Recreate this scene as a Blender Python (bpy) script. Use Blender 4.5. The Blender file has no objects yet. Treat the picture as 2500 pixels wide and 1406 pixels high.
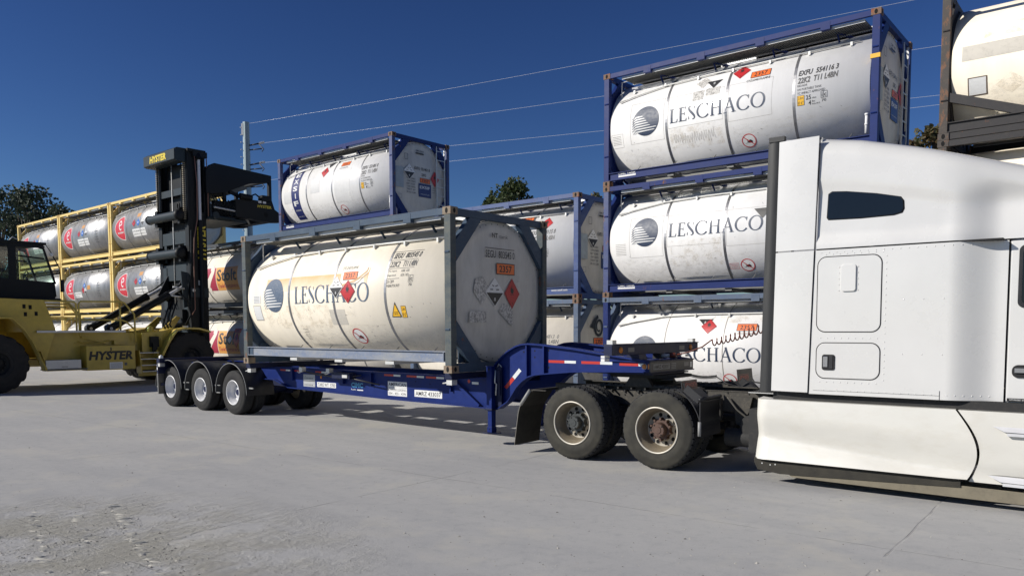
import bpy, bmesh, math, random
from mathutils import Vector, Matrix
random.seed(7)
R = math.radians
sc = bpy.context.scene
col = sc.collection
# ------------------------------------------------------------------ camera, sky, sun, exposure
CAM_H = 1.872
cam_d = bpy.data.cameras.new('camera'); cam = bpy.data.objects.new('camera', cam_d); col.objects.link(cam)
cam_d.sensor_width = 36.0; cam_d.lens = 36.0 * 1896.0 / 2500.0
cam_d.shift_y = (926.1 - 703.0) / 2500.0
cam_d.clip_start = 0.05; cam_d.clip_end = 6000
cam.location = (0, 0, CAM_H)
PITCH, ROLL = R(-3.782), R(0.173)
cam.matrix_world = Matrix.Translation((0, 0, CAM_H)) @ Matrix.Rotation(R(90) + PITCH, 4, 'X') @ Matrix.Rotation(-ROLL, 4, 'Z')
sc.camera = cam
SUN_TO = Vector((-1.778, -0.391, 1.0)).normalized()
sun_el = math.asin(SUN_TO.z)
w = bpy.data.worlds.new('World'); sc.world = w; w.use_nodes = True
wn = w.node_tree; wn.nodes.clear()
sky = wn.nodes.new('ShaderNodeTexSky'); sky.sky_type = 'NISHITA'; sky.sun_disc = False
sky.sun_elevation = sun_el
sky.sun_rotation = math.atan2(SUN_TO.x, SUN_TO.y)
sky.altitude = 300; sky.air_density = 1.0; sky.dust_density = 0.05; sky.ozone_density = 5.0
bg = wn.nodes.new('ShaderNodeBackground'); bg.inputs['Strength'].default_value = 0.05
wo = wn.nodes.new('ShaderNodeOutputWorld')
hs = wn.nodes.new('ShaderNodeHueSaturation'); hs.inputs['Saturation'].default_value = 1.03; hs.inputs['Value'].default_value = 0.60; hs.inputs['Hue'].default_value = 0.508
gm = wn.nodes.new('ShaderNodeGamma'); gm.inputs['Gamma'].default_value = 1.45
wn.links.new(sky.outputs[0], gm.inputs['Color']); wn.links.new(gm.outputs[0], hs.inputs['Color']); wn.links.new(hs.outputs[0], bg.inputs['Color']); wn.links.new(bg.outputs[0], wo.inputs['Surface'])
sd = bpy.data.lights.new('sun', 'SUN'); sd.energy = 4.8; sd.angle = R(0.5); sd.color = (1.0, 0.95, 0.87)
so = bpy.data.objects.new('sun', sd); col.objects.link(so)
so.rotation_euler = SUN_TO.to_track_quat('Z', 'Y').to_euler(); so.location = (-20, -5, 30)
sc.view_settings.view_transform = 'Standard'; sc.view_settings.look = 'None'
sc.view_settings.exposure = 0.0; sc.view_settings.gamma = 1.0
try: sc.view_settings.use_curve_mapping = False
except Exception: pass

# ------------------------------------------------------------------ materials
MATS = {}
def newmat(name):
    m = bpy.data.materials.new(name); m.use_nodes = True
    nt = m.node_tree; nt.nodes.clear()
    out = nt.nodes.new('ShaderNodeOutputMaterial'); b = nt.nodes.new('ShaderNodeBsdfPrincipled')
    nt.links.new(b.outputs[0], out.inputs[0]); MATS[name] = m
    return m, nt, b
def nd(nt, t, **k):
    n = nt.nodes.new(t)
    for a, v in k.items(): setattr(n, a, v)
    return n
def coords(nt, scale=(1, 1, 1), rnd=True, world=False):
    if world:
        g = nd(nt, 'ShaderNodeNewGeometry'); src = g.outputs['Position']
    else:
        tc = nd(nt, 'ShaderNodeTexCoord'); src = tc.outputs['Object']
    mp = nd(nt, 'ShaderNodeMapping'); mp.inputs['Scale'].default_value = scale
    nt.links.new(src, mp.inputs['Vector'])
    if rnd and not world:
        oi = nd(nt, 'ShaderNodeObjectInfo'); ml = nd(nt, 'ShaderNodeMath', operation='MULTIPLY'); ml.inputs[1].default_value = 37.0
        nt.links.new(oi.outputs['Random'], ml.inputs[0])
        cb = nd(nt, 'ShaderNodeCombineXYZ')
        for i in range(3): nt.links.new(ml.outputs[0], cb.inputs[i])
        nt.links.new(cb.outputs[0], mp.inputs['Location'])
    return mp.outputs[0]
def noise(nt, vec, scale, detail=4, rough=0.6):
    n = nd(nt, 'ShaderNodeTexNoise'); n.inputs['Scale'].default_value = scale; n.inputs['Detail'].default_value = detail
    n.inputs['Roughness'].default_value = rough; nt.links.new(vec, n.inputs['Vector']); return n.outputs['Fac']
def ramp(nt, fac, a, b, ca=(0, 0, 0, 1), cb=(1, 1, 1, 1)):
    r = nd(nt, 'ShaderNodeValToRGB'); e = r.color_ramp.elements
    e[0].position = a; e[0].color = ca; e[1].position = b; e[1].color = cb
    nt.links.new(fac, r.inputs[0]); return r.outputs[0]
def mix(nt, fac, a, b, mode='MIX'):
    m = nd(nt, 'ShaderNodeMix', data_type='RGBA', blend_type=mode)
    if isinstance(fac, (int, float)): m.inputs[0].default_value = fac
    else: nt.links.new(fac, m.inputs[0])
    for i, v in ((6, a), (7, b)):
        if isinstance(v, tuple): m.inputs[i].default_value = (*v[:3], 1)
        else: nt.links.new(v, m.inputs[i])
    return m.outputs[2]
def c3(t): return (*t, 1)
def bump(nt, b, fac, strength=0.3, dist=0.01):
    bp = nd(nt, 'ShaderNodeBump'); bp.inputs['Strength'].default_value = strength; bp.inputs['Distance'].default_value = dist
    nt.links.new(fac, bp.inputs['Height']); nt.links.new(bp.outputs[0], b.inputs['Normal'])
def paint(name, c, rough=0.45, dirt=0.3, dirt_c=(0.16, 0.14, 0.11), rust=0.0, rust_c=(0.16, 0.06, 0.025), metal=0.0, coat=0.0,
          streak=(1.5, 1.5, 1.5), dscale=3.0, fade=0.0, fade_c=(0.4, 0.4, 0.4), bumpy=0.0, rscale=6.0, spec=0.5):
    if name in MATS: return MATS[name]
    m, nt, b = newmat(name)
    v = coords(nt, streak)
    n1 = noise(nt, v, dscale, 6, 0.65)
    base = mix(nt, ramp(nt, n1, 0.35, 0.7), tuple(x * (0.95 if max(c) > .6 else .88) for x in c), tuple(min(1, x * (1.03 if max(c) > .6 else 1.1)) for x in c))
    if fade > 0:
        n3 = noise(nt, coords(nt, (0.8, 0.8, 2.5)), 2.2, 5, 0.7)
        base = mix(nt, ramp(nt, n3, 0.62 - fade * 0.35, 0.8, (0, 0, 0, 1), (fade, fade, fade, 1)), base, fade_c)
    if dirt > 0:
        n2 = noise(nt, v, dscale * 2.7, 8, 0.72)
        base = mix(nt, ramp(nt, n2, 0.5, 0.78, (0, 0, 0, 1), (dirt, dirt, dirt, 1)), base, dirt_c)
    if rust > 0:
        n4 = noise(nt, coords(nt, (1, 1, 0.45)), rscale, 9, 0.75)
        rf = ramp(nt, n4, 0.66 - rust * 0.3, 0.70 - rust * 0.28)
        base = mix(nt, rf, base, mix(nt, noise(nt, v, 40, 3), tuple(x * 0.6 for x in rust_c), tuple(x * 1.6 for x in rust_c)))
    nt.links.new(base, b.inputs['Base Color'])
    rr = nd(nt, 'ShaderNodeMapRange'); rr.inputs['To Min'].default_value = max(0.05, rough - 0.1); rr.inputs['To Max'].default_value = min(1, rough + 0.18)
    nt.links.new(n1, rr.inputs[0]); nt.links.new(rr.outputs[0], b.inputs['Roughness'])
    b.inputs['Metallic'].default_value = metal; b.inputs['Coat Weight'].default_value = coat
    b.inputs['Coat Roughness'].default_value = 0.08
    b.inputs['Specular IOR Level'].default_value = spec
    if bumpy > 0: bump(nt, b, noise(nt, coords(nt), 60, 4), bumpy, 0.004)
    return m
def flat(name, c, rough=0.5, metal=0.0, emit=None):
    if name in MATS: return MATS[name]
    m, nt, b = newmat(name)
    n = noise(nt, coords(nt), 25, 4)
    nt.links.new(mix(nt, n, tuple(x * 0.85 for x in c), tuple(min(1, x * 1.1) for x in c)), b.inputs['Base Color'])
    b.inputs['Roughness'].default_value = rough; b.inputs['Metallic'].default_value = metal
    return m

# ------------------------------------------------------------------ mesh builder
class MB:
    def __init__(s): s.v = []; s.f = []; s.m = []; s.sm = []; s.mats = []
    def mi(s, m):
        if m not in s.mats: s.mats.append(m)
        return s.mats.index(m)
    def add(s, vs, fs, m, smooth=False):
        o = len(s.v); s.v += [tuple(p) for p in vs]; k = s.mi(m)
        for f in fs: s.f.append([i + o for i in f]); s.m.append(k); s.sm.append(smooth)
        return s
    def box(s, x0, x1, y0, y1, z0, z1, m):
        vs = [(x, y, z) for x in (x0, x1) for y in (y0, y1) for z in (z0, z1)]
        fs = [(0, 1, 3, 2), (4, 6, 7, 5), (0, 4, 5, 1), (2, 3, 7, 6), (0, 2, 6, 4), (1, 5, 7, 3)]
        return s.add(vs, fs, m)
    def bar(s, p, q, w, h, m, up=(0, 0, 1)):
        p = Vector(p); q = Vector(q); d = (q - p).normalized(); up = Vector(up)
        a = d.cross(up)
        if a.length < 1e-4: a = d.cross(Vector((1, 0, 0)))
        a.normalize(); b = a.cross(d).normalized()
        vs = [c + a * (sx * w / 2) + b * (sy * h / 2) for c in (p, q) for sx in (-1, 1) for sy in (-1, 1)]
        fs = [(0, 1, 3, 2), (4, 6, 7, 5), (0, 4, 5, 1), (2, 3, 7, 6), (0, 2, 6, 4), (1, 5, 7, 3)]
        return s.add(vs, fs, m)
    def tube(s, pts, r, m, n=8, closed=False, smooth=True):
        pts = [Vector(p) for p in pts]; N = len(pts); vs = []; fs = []
        prev = None
        for i, p in enumerate(pts):
            if closed: d = (pts[(i + 1) % N] - pts[i - 1]).normalized()
            else: d = (pts[min(i + 1, N - 1)] - pts[max(i - 1, 0)]).normalized()
            if prev is None:
                a = d.cross(Vector((0, 0, 1)))
                if a.length < 1e-3: a = d.cross(Vector((1, 0, 0)))
            else: a = prev - d * prev.dot(d)
            a.normalize(); prev = a; b = d.cross(a)
            rr = r[i] if isinstance(r, (list, tuple)) else r
            for k in range(n):
                t = 2 * math.pi * k / n; vs.append(p + a * (rr * math.cos(t)) + b * (rr * math.sin(t)))
        M = N if closed else N - 1
        for i in range(M):
            j = (i + 1) % N
            for k in range(n): fs.append((i * n + k, i * n + (k + 1) % n, j * n + (k + 1) % n, j * n + k))
        if not closed: fs.append(tuple(range(n))[::-1]); fs.append(tuple((N - 1) * n + k for k in range(n)))
        return s.add(vs, fs, m, smooth)
    def cyl(s, p, q, r, m, n=24, smooth=False): 
        # separate caps so that side can be smooth
        p = Vector(p); q = Vector(q); d = (q - p).normalized(); a = d.cross(Vector((0, 0, 1)))
        if a.length < 1e-3: a = d.cross(Vector((1, 0, 0)))
        a.normalize(); b = d.cross(a)
        ring = [(a * math.cos(2 * math.pi * k / n) + b * math.sin(2 * math.pi * k / n)) * r for k in range(n)]
        s.add([p + t for t in ring] + [q + t for t in ring], [(k, (k + 1) % n, n + (k + 1) % n, n + k) for k in range(n)], m, True)
        s.add([p + t for t in ring], [tuple(range(n))[::-1]], m); s.add([q + t for t in ring], [tuple(range(n))], m)
        return s
    def lathe(s, prof, o, ax, m, n=48, ang=(0, 2 * math.pi), smooth=True, ref=(0, 0, 1)):
        """prof: list of (distance along axis, radius)"""
        o = Vector(o); ax = Vector(ax).normalized(); a = ax.cross(Vector(ref))
        if a.length < 1e-3: a = ax.cross(Vector((1, 0, 0)))
        a.normalize(); b = ax.cross(a); full = abs(ang[1] - ang[0] - 2 * math.pi) < 1e-6
        N = n if full else n + 1; P = len(prof); vs = []
        for k in range(N):
            t = ang[0] + (ang[1] - ang[0]) * k / n
            e = a * math.cos(t) + b * math.sin(t)
            for (h, r) in prof: vs.append(o + ax * h + e * r)
        fs = []
        for k in range(n):
            j = (k + 1) % N
            for i in range(P - 1): fs.append((k * P + i, k * P + i + 1, j * P + i + 1, j * P + i))
        return s.add(vs, fs, m, smooth)
    def prism(s, poly, axis, a, b, m):
        """poly 2D extruded along axis ('x','y','z') from a to b"""
        def P(u, v, w): return {'y': (u, w, v), 'x': (w, u, v), 'z': (u, v, w)}[axis]
        n = len(poly); vs = [P(u, v, a) for u, v in poly] + [P(u, v, b) for u, v in poly]
        fs = [tuple(range(n)), tuple(range(2 * n - 1, n - 1, -1))] + [(k, n + k, n + (k + 1) % n, (k + 1) % n) for k in range(n)]
        return s.add(vs, fs, m)
    def strip(s, top, bot, axis, a, b, m):
        """closed band between two polylines of equal length, extruded along axis a..b (safe for concave outlines)"""
        def P(u, v, w): return {'y': (u, w, v), 'x': (w, u, v), 'z': (u, v, w)}[axis]
        n = len(top); vs = [P(*p, a) for p in top] + [P(*p, a) for p in bot] + [P(*p, b) for p in top] + [P(*p, b) for p in bot]
        fs = []
        for i in range(n - 1):
            fs += [(i, i + 1, n + i + 1, n + i), (2 * n + i, 3 * n + i, 3 * n + i + 1, 2 * n + i + 1),
                   (i, 2 * n + i, 2 * n + i + 1, i + 1), (n + i, n + i + 1, 3 * n + i + 1, 3 * n + i)]
        fs += [(0, n, 3 * n, 2 * n), (n - 1, 3 * n - 1, 4 * n - 1, 2 * n - 1)]
        return s.add(vs, fs, m)
    def mesh(s, name):
        me = bpy.data.meshes.new(name); me.from_pydata(s.v, [], s.f)
        for m in s.mats: me.materials.append(m)
        me.polygons.foreach_set('material_index', s.m); me.polygons.foreach_set('use_smooth', s.sm)
        bm = bmesh.new(); bm.from_mesh(me)
        bmesh.ops.recalc_face_normals(bm, faces=bm.faces); bm.to_mesh(me); bm.free()
        me.update(); return me
    def build(s, name, parent=None, bevel=0.0, seg=2, weld=False):
        me = s.mesh(name)
        return link(name, me, parent, bevel, seg, weld)
def link(name, me, parent=None, bevel=0.0, seg=2, weld=False):
    o = bpy.data.objects.new(name, me); col.objects.link(o)
    if parent: o.parent = parent
    if bevel > 0:
        b = o.modifiers.new('bevel', 'BEVEL'); b.width = bevel; b.segments = seg; b.limit_method = 'ANGLE'; b.angle_limit = R(40)
    return o
def tag(o, label=None, cat=None, group=None, kind=None):
    if label: o['label'] = label
    if cat: o['category'] = cat
    if group: o['group'] = group
    if kind: o['kind'] = kind
    return o
def thing(name, label, cat, loc, rz, group=None):
    o = bpy.data.objects.new(name, None); col.objects.link(o); o.location = loc; o.rotation_euler = (0, 0, rz)
    o.empty_display_size = 0.3
    return tag(o, label, cat, group)

# ------------------------------------------------------------------ flat marks laid on surfaces
_tc = {}
def text2d(txt, bold=0.0):
    k = (txt, bold)
    if k in _tc: return _tc[k]
    cu = bpy.data.curves.new('t', 'FONT'); cu.body = txt; cu.size = 1; cu.resolution_u = 2; cu.offset = bold; cu.fill_mode = 'FRONT'
    ob = bpy.data.objects.new('t', cu); me = bpy.data.meshes.new_from_object(ob)
    vs = [(v.co.x, v.co.y) for v in me.vertices]; fs = [tuple(p.vertices) for p in me.polygons]
    bpy.data.objects.remove(ob); bpy.data.meshes.remove(me); bpy.data.curves.remove(cu)
    xs = [p[0] for p in vs]; ys = [p[1] for p in vs]
    x0, x1 = min(xs), max(xs); y0, y1 = min(ys), max(ys)
    vs = [((x - x0) / (x1 - x0), (y - y0) / (y1 - y0)) for x, y in vs]
    _tc[k] = (vs, fs); return _tc[k]
class Cyl:      # near side of a tank shell: x along the tank, y arc length up from mid height
    step = 0.06
    def __init__(s, r=1.19, v=1.219, z=1.31): s.r, s.v, s.z = r, v, z
    def __call__(s, x, y, o): 
        a = y / s.r; return (x, s.v - (s.r + o) * math.cos(a), s.z + (s.r + o) * math.sin(a))
class Side:     # plane y = const looking along +y
    step = None
    def __init__(s, y): s.y = y
    def __call__(s, x, y, o): return (x, s.y - o, y)
class End:      # plane x = const facing +x
    step = None
    def __init__(s, x): s.x = x
    def __call__(s, x, y, o): return (s.x + o, x, y)
class Tilt:     # free plane: origin, x dir, y dir
    step = None
    def __init__(s, o, a, b): s.o, s.a, s.b = Vector(o), Vector(a).normalized(), Vector(b).normalized(); s.n = s.a.cross(s.b)
    def __call__(s, x, y, o): return s.o + s.a * x + s.b * y + s.n * o
def lay(mb, surf, vs, fs, m, off=0.004):
    if surf.step:
        bm = bmesh.new(); vv = [bm.verts.new((x, y, 0)) for x, y in vs]
        for f in fs:
            try: bm.faces.new([vv[i] for i in f])
            except Exception: pass
        ys = [p[1] for p in vs]; y = math.floor(min(ys) / surf.step) * surf.step + surf.step
        while y < max(ys):
            bmesh.ops.bisect_plane(bm, geom=bm.verts[:] + bm.edges[:] + bm.faces[:], plane_co=(0, y, 0), plane_no=(0, 1, 0)); y += surf.step
        bm.verts.index_update(); vs = [(v.co.x, v.co.y) for v in bm.verts]; fs = [[v.index for v in f.verts] for f in bm.faces]; bm.free()
    mb.add([surf(x, y, off) for x, y in vs], fs, m)
def mark(mb, surf, txt, x, y, w, h, m, bold=0.0, shear=0.0, off=0.005, rot=0.0):
    """text with lower left corner x,y, width w, height h"""
    vs, fs = text2d(txt, bold)
    P = [(a * w + shear * b * h, b * h) for a, b in vs]
    if rot: c, s_ = math.cos(rot), math.sin(rot); P = [(a * c - b * s_, a * s_ + b * c) for a, b in P]
    lay(mb, surf, [(x + a, y + b) for a, b in P], fs, m, off)
def rect(mb, surf, x0, x1, y0, y1, m, off=0.003, skew=0.0):
    lay(mb, surf, [(x0, y0), (x1, y0), (x1 + skew, y1), (x0 + skew, y1)], [(0, 1, 2, 3)], m, off)
def poly(mb, surf, pts, m, off=0.003): lay(mb, surf, pts, [tuple(range(len(pts)))], m, off)
def disc(mb, surf, x, y, rx, ry, m, off=0.003, n=28):
    lay(mb, surf, [(x + rx * math.cos(2 * math.pi * k / n), y + ry * math.sin(2 * math.pi * k / n)) for k in range(n)], [tuple(range(n))], m, off)
def stroke(mb, surf, pts, wd, m, off=0.004, closed=False):
    n = len(pts); L = []; Rr = []
    for i, (x, y) in enumerate(pts):
        a = pts[(i - 1) % n] if (closed or i > 0) else pts[i]; b = pts[(i + 1) % n] if (closed or i < n - 1) else pts[i]
        dx, dy = b[0] - a[0], b[1] - a[1]; l = math.hypot(dx, dy) or 1; nx, ny = -dy / l, dx / l
        w_ = (wd[i] if isinstance(wd, (list, tuple)) else wd) / 2
        L.append((x + nx * w_, y + ny * w_)); Rr.append((x - nx * w_, y - ny * w_))
    m_ = n if closed else n - 1
    fs = [(i, (i + 1) % n, n + (i + 1) % n, n + i) for i in range(m_)]
    lay(mb, surf, L + Rr, fs, m, off)
def ring(mb, surf, x, y, rx, ry, wd, m, off=0.004, n=32):
    stroke(mb, surf, [(x + rx * math.cos(2 * math.pi * k / n), y + ry * math.sin(2 * math.pi * k / n)) for k in range(n)], wd, m, off, True)
# ------------------------------------------------------------------ colours
CREAM = paint('shell_cream', (0.93, 0.85, 0.70), 0.42, 0.05, (0.55, 0.45, 0.33), streak=(3.0, 3.0, 0.5), dscale=1.6)
WHITE = paint('shell_white', (0.84, 0.83, 0.81), 0.3, 0.10, (0.50, 0.45, 0.36), streak=(3.0, 3.0, 0.45), dscale=1.6, coat=0.35)
CREAM2 = paint('shell_ivory', (0.86, 0.80, 0.69), 0.38, 0.14, (0.5, 0.42, 0.3), streak=(3, 3, 0.5), dscale=1.5)
GREYEND = paint('end_cladding', (0.60, 0.58, 0.53), 0.45, 0.3, (0.36, 0.32, 0.26), streak=(2, 2, 0.6), dscale=2.0, bumpy=0.05)
ALU = paint('brushed_cladding', (0.36, 0.36, 0.36), 0.36, 0.55, (0.13, 0.13, 0.13), metal=0.7, streak=(1.6, 1.6, 0.8), dscale=2.4)
STRAP = paint('steel_strap', (0.30, 0.30, 0.31), 0.35, 0.4, (0.08, 0.08, 0.09), metal=0.8, streak=(1, 1, 3), dscale=3)
GALV = paint('galvanised_steel', (0.62, 0.62, 0.60), 0.45, 0.3, (0.3, 0.3, 0.28), metal=0.4)
GRATE = paint('grating', (0.20, 0.20, 0.19), 0.6, 0.5, (0.07, 0.07, 0.06), metal=0.5, dscale=12)
FR_W = paint('frame_blue', (0.010, 0.026, 0.135), 0.45, 0.2, (0.04, 0.05, 0.10), rust=0.08, fade=0.3, fade_c=(0.03, 0.05, 0.16), spec=.22)
FR_WP = paint('frame_blue_worn', (0.03, 0.05, 0.17), 0.5, 0.35, (0.13, 0.13, 0.15), rust=0.30, fade=0.5, fade_c=(0.10, 0.14, 0.20))
FR_T = paint('frame_slate', (0.040, 0.070, 0.115), 0.55, 0.3, (0.13, 0.13, 0.11), rust=0.08, fade=0.4, fade_c=(0.12, 0.17, 0.21), dscale=5, spec=.35)
FR_TP = paint('frame_slate_grimy', (0.06, 0.08, 0.095), 0.6, 0.6, (0.18, 0.165, 0.11), rust=0.22, fade=0.65, fade_c=(0.17, 0.17, 0.135), dscale=6, spec=.3)
FR_TR = paint('rail_chalky', (0.14, 0.19, 0.30), 0.6, 0.75, (0.40, 0.37, 0.30), fade=0.9, fade_c=(0.33, 0.33, 0.31), dscale=7)
FR_M = paint('frame_mid_blue', (0.025, 0.06, 0.20), 0.45, 0.3, (0.12, 0.14, 0.2), rust=0.12, fade=0.5, fade_c=(0.12, 0.17, 0.28))
FR_M1 = paint('frame_dull_blue', (0.07, 0.11, 0.19), 0.5, 0.4, (0.16, 0.15, 0.13), rust=0.15, fade=0.6, fade_c=(0.16, 0.19, 0.22))
FR_S = paint('frame_dark', (0.04, 0.045, 0.055), 0.5, 0.4, (0.10, 0.09, 0.08), rust=0.12)
FR_D = paint('frame_charcoal', (0.045, 0.043, 0.044), 0.6, 0.4, (0.09, 0.075, 0.06), rust=0.12, spec=.3)
FR_DP = paint('frame_rusty_charcoal', (0.055, 0.045, 0.038), 0.6, 0.6, (0.13, 0.10, 0.07), rust=0.42, rust_c=(0.15, 0.07, 0.035), rscale=9)
FR_Y = paint('frame_yellow', (0.82, 0.62, 0.22), 0.42, 0.1, (0.5, 0.36, 0.14), rust=0.0)
CAST = paint('casting_rust', (0.17, 0.11, 0.075), 0.7, 0.5, (0.30, 0.22, 0.14), rust=0.45, rust_c=(0.22, 0.075, 0.028), rscale=14)
CAST_T = paint('casting_worn', (0.22, 0.17, 0.12), 0.7, 0.5, (0.34, 0.29, 0.2), rust=0.32, rust_c=(0.22, 0.08, 0.03), rscale=16)
CAST_Y = paint('casting_yellow', (0.72, 0.50, 0.16), 0.5, 0.3, (0.4, 0.28, 0.12), rust=0.15)
HOLE = flat('hole_black', (0.004, 0.004, 0.004), 0.9)
NAVY = paint('ink_navy', (0.016, 0.034, 0.078), 0.45, 0.08, (0.2, 0.2, 0.2), dscale=9)
NAVYF = paint('ink_navy_faded', (0.075, 0.115, 0.18), 0.5, 0.7, (0.34, 0.33, 0.31), dscale=8)
INK = flat('ink_black', (0.02, 0.02, 0.022), 0.5)
INKG = flat('ink_grey', (0.11, 0.11, 0.11), 0.6)
RED = flat('sign_red', (0.52, 0.025, 0.03), 0.4)
ORANGE = flat('sign_orange', (0.85, 0.17, 0.03), 0.45)
SIGNW = flat('sign_white', (0.78, 0.78, 0.76), 0.45)
SIGNY = flat('sign_yellow', (0.80, 0.45, 0.02), 0.45)
LINE = flat('panel_line', (0.40, 0.38, 0.34), 0.6)
BANNER = flat('banner_blue', (0.02, 0.03, 0.14), 0.4)
EFALD = flat('peeled_logo_orange', (0.72, 0.46, 0.24), 0.6)
LOGOR = flat('logo_red', (0.62, 0.03, 0.05), 0.4)
LOGOS = flat('logo_crimson', (0.42, 0.02, 0.06), 0.45)
LOGOO = flat('logo_amber', (0.80, 0.38, 0.08), 0.5)
def resid_mat():
    m, nt, b = newmat('sticker_residue')
    n = noise(nt, coords(nt), 28, 8, 0.8)
    nt.links.new(mix(nt, ramp(nt, n, 0.44, 0.54), (0.28, 0.27, 0.25), (0.66, 0.64, 0.6)), b.inputs['Base Color']); b.inputs['Roughness'].default_value = 0.6
    return m
RESID = resid_mat()
def stain_mat(name, c, dens, scale, squash=(1, 1, 1)):
    """patches of grime with soft broken outlines"""
    m, nt, b = newmat(name)
    tr = nd(nt, 'ShaderNodeBsdfTransparent'); mx = nd(nt, 'ShaderNodeMixShader'); out = [x for x in nt.nodes if x.type == 'OUTPUT_MATERIAL'][0]
    n = noise(nt, coords(nt, squash), scale, 8, 0.8); b.inputs['Base Color'].default_value = (*c, 1); b.inputs['Roughness'].default_value = 0.7
    f = ramp(nt, n, 0.48, 0.62, (0, 0, 0, 1), (dens, dens, dens, 1))
    nt.links.new(f, mx.inputs[0]); nt.links.new(tr.outputs[0], mx.inputs[1]); nt.links.new(b.outputs[0], mx.inputs[2]); nt.links.new(mx.outputs[0], out.inputs[0])
    return m
STAIN = stain_mat('grime_patch', (0.52, 0.42, 0.28), 0.24, 5)
STAIN2 = stain_mat('scuff_patch', (0.50, 0.46, 0.40), 0.16, 7, (1, 1, 2))
def ghost_mat():
    m, nt, b = newmat('faded_orange_edge'); tc = nd(nt, 'ShaderNodeTexCoord'); sp = nd(nt, 'ShaderNodeSeparateXYZ'); nt.links.new(tc.outputs['Object'], sp.inputs[0])
    ad = nd(nt, 'ShaderNodeMath', operation='MULTIPLY_ADD'); nt.links.new(noise(nt, coords(nt, (1, 1, 1), rnd=False), 5, 6, .7), ad.inputs[0]); ad.inputs[1].default_value = .22; nt.links.new(sp.outputs['Z'], ad.inputs[2])
    f = ramp(nt, ad.outputs[0], 0, 1)
    mr = nd(nt, 'ShaderNodeMapRange'); mr.inputs['From Min'].default_value = 1.50; mr.inputs['From Max'].default_value = 1.80; nt.links.new(ad.outputs[0], mr.inputs[0])
    nt.links.new(mix(nt, mr.outputs[0], (0.88, 0.78, 0.62), (0.74, 0.44, 0.20)), b.inputs['Base Color']); b.inputs['Roughness'].default_value = .6; return m
GHOST = ghost_mat()

# ------------------------------------------------------------------ emblems and placards
def glyph(mb, S, ch, x, y, w, h, m, off):
    T, t = 0.145 * h, 0.048 * h
    X = lambda a: x + a * w
    Y = lambda b: y + b * h
    def hb(x0, x1, yy, th, o=0): rect(mb, S, x0, x1, yy, yy + th, m, off + o)
    def stem(xc): rect(mb, S, xc - T / 2, xc + T / 2, y + t * 0.9, y + h - t * 0.9, m, off + .0004); hb(xc - T * 1.05, xc + T * 1.05, y, t); hb(xc - T * 1.05, xc + T * 1.05, y + h - t, t)
    def arc(a0, a1, rx, ry, cx, cy, n=26, thin=0.045, thick=0.15, ph=0.0):
        pts = []; wd = []
        for i in range(n + 1):
            a = R(a0 + (a1 - a0) * i / n); pts.append((cx + rx * math.cos(a), cy + ry * math.sin(a)))
            wd.append(h * (thin + (thick - thin) * abs(math.cos(a + ph)) ** 1.3))
        stroke(mb, S, pts, wd, m, off)
    if ch == 'L':
        stem(X(0.25)); hb(X(0.25), X(0.98), y, t); stroke(mb, S, [(X(0.95), Y(0.02)), (X(1.02), Y(0.24))], [t * 1.3, t * .6], m, off + .0002)
    elif ch == 'E':
        stem(X(0.25)); hb(X(0.25), X(0.97), y, t); hb(X(0.25), X(0.9), y + h - t, t); hb(X(0.25), X(0.74), y + h * .5, t)
        for a, b0, b1 in ((0.97, 0.0, 0.2), (0.9, 1.0, 0.8)): stroke(mb, S, [(X(a - .02), Y(b0)), (X(a + .03), Y(b1))], [t * 1.4, t * .6], m, off + .0002)
        stroke(mb, S, [(X(.74), Y(.4)), (X(.74), Y(.62))], [t * .8, t * .8], m, off + .0002)
    elif ch == 'H':
        stem(X(0.18)); stem(X(0.82)); hb(X(.18), X(.82), y + h * .5, t)
    elif ch == 'A':
        stroke(mb, S, [(X(.1), Y(.0)), (X(.5), Y(1.0))], t * 1.1, m, off); stroke(mb, S, [(X(.46), Y(1.04)), (X(.88), Y(0))], T * 1.02, m, off + .0004)
        hb(X(.24), X(.72), y + h * .33, t); hb(X(-.02), X(.26), y, t * .8); hb(X(.68), X(1.06), y, t * .8)
    elif ch == 'O': arc(0, 360, w * .46, h * .5, X(.5), Y(.5))
    elif ch == 'C':
        arc(42, 322, w * .52, h * .5, X(.56), Y(.5)); stroke(mb, S, [(X(.93), Y(.72)), (X(.93), Y(.98))], [t * .6, t * 1.4], m, off + .0002)
    elif ch == 'S':
        pts = []; wd = []
        for i in range(33):
            q = i / 32; a = q * 2 - 1
            px = .5 - .40 * math.sin(math.pi * a * .93) * (1 if abs(a) < 2 else 1); py = .5 - .47 * math.sin(a * math.pi / 2 * 1.0)
            # classic S: x from right top over left, through middle to right, to left bottom
            pts.append((X(px), Y(1 - py) if False else Y(py)))
            wd.append(h * (.05 + .12 * math.cos(a * math.pi / 2) ** 2))
        pts = [(X(1) - (p[0] - X(0)), p[1]) for p in pts]
        stroke(mb, S, pts, wd, m, off)
        stroke(mb, S, [(X(.86), Y(.74)), (X(.86), Y(.95))], [t * .5, t * 1.2], m, off + .0002); stroke(mb, S, [(X(.12), Y(.26)), (X(.12), Y(.05))], [t * .5, t * 1.2], m, off + .0002)
def wordmark(mb, S, x, y, w, h, m, off=0.006):
    adv = [('L', .62), ('E', .62), ('S', .60), ('C', .92), ('H', .92), ('A', .88), ('C', .90), ('O', 1.0)]
    gap = .13; tot = sum(a for _, a in adv) + gap * 7; k = w / tot; cx = x
    for c, a in adv: glyph(mb, S, c, cx, y, a * k, h, m, off); cx += (a + gap) * k
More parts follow.
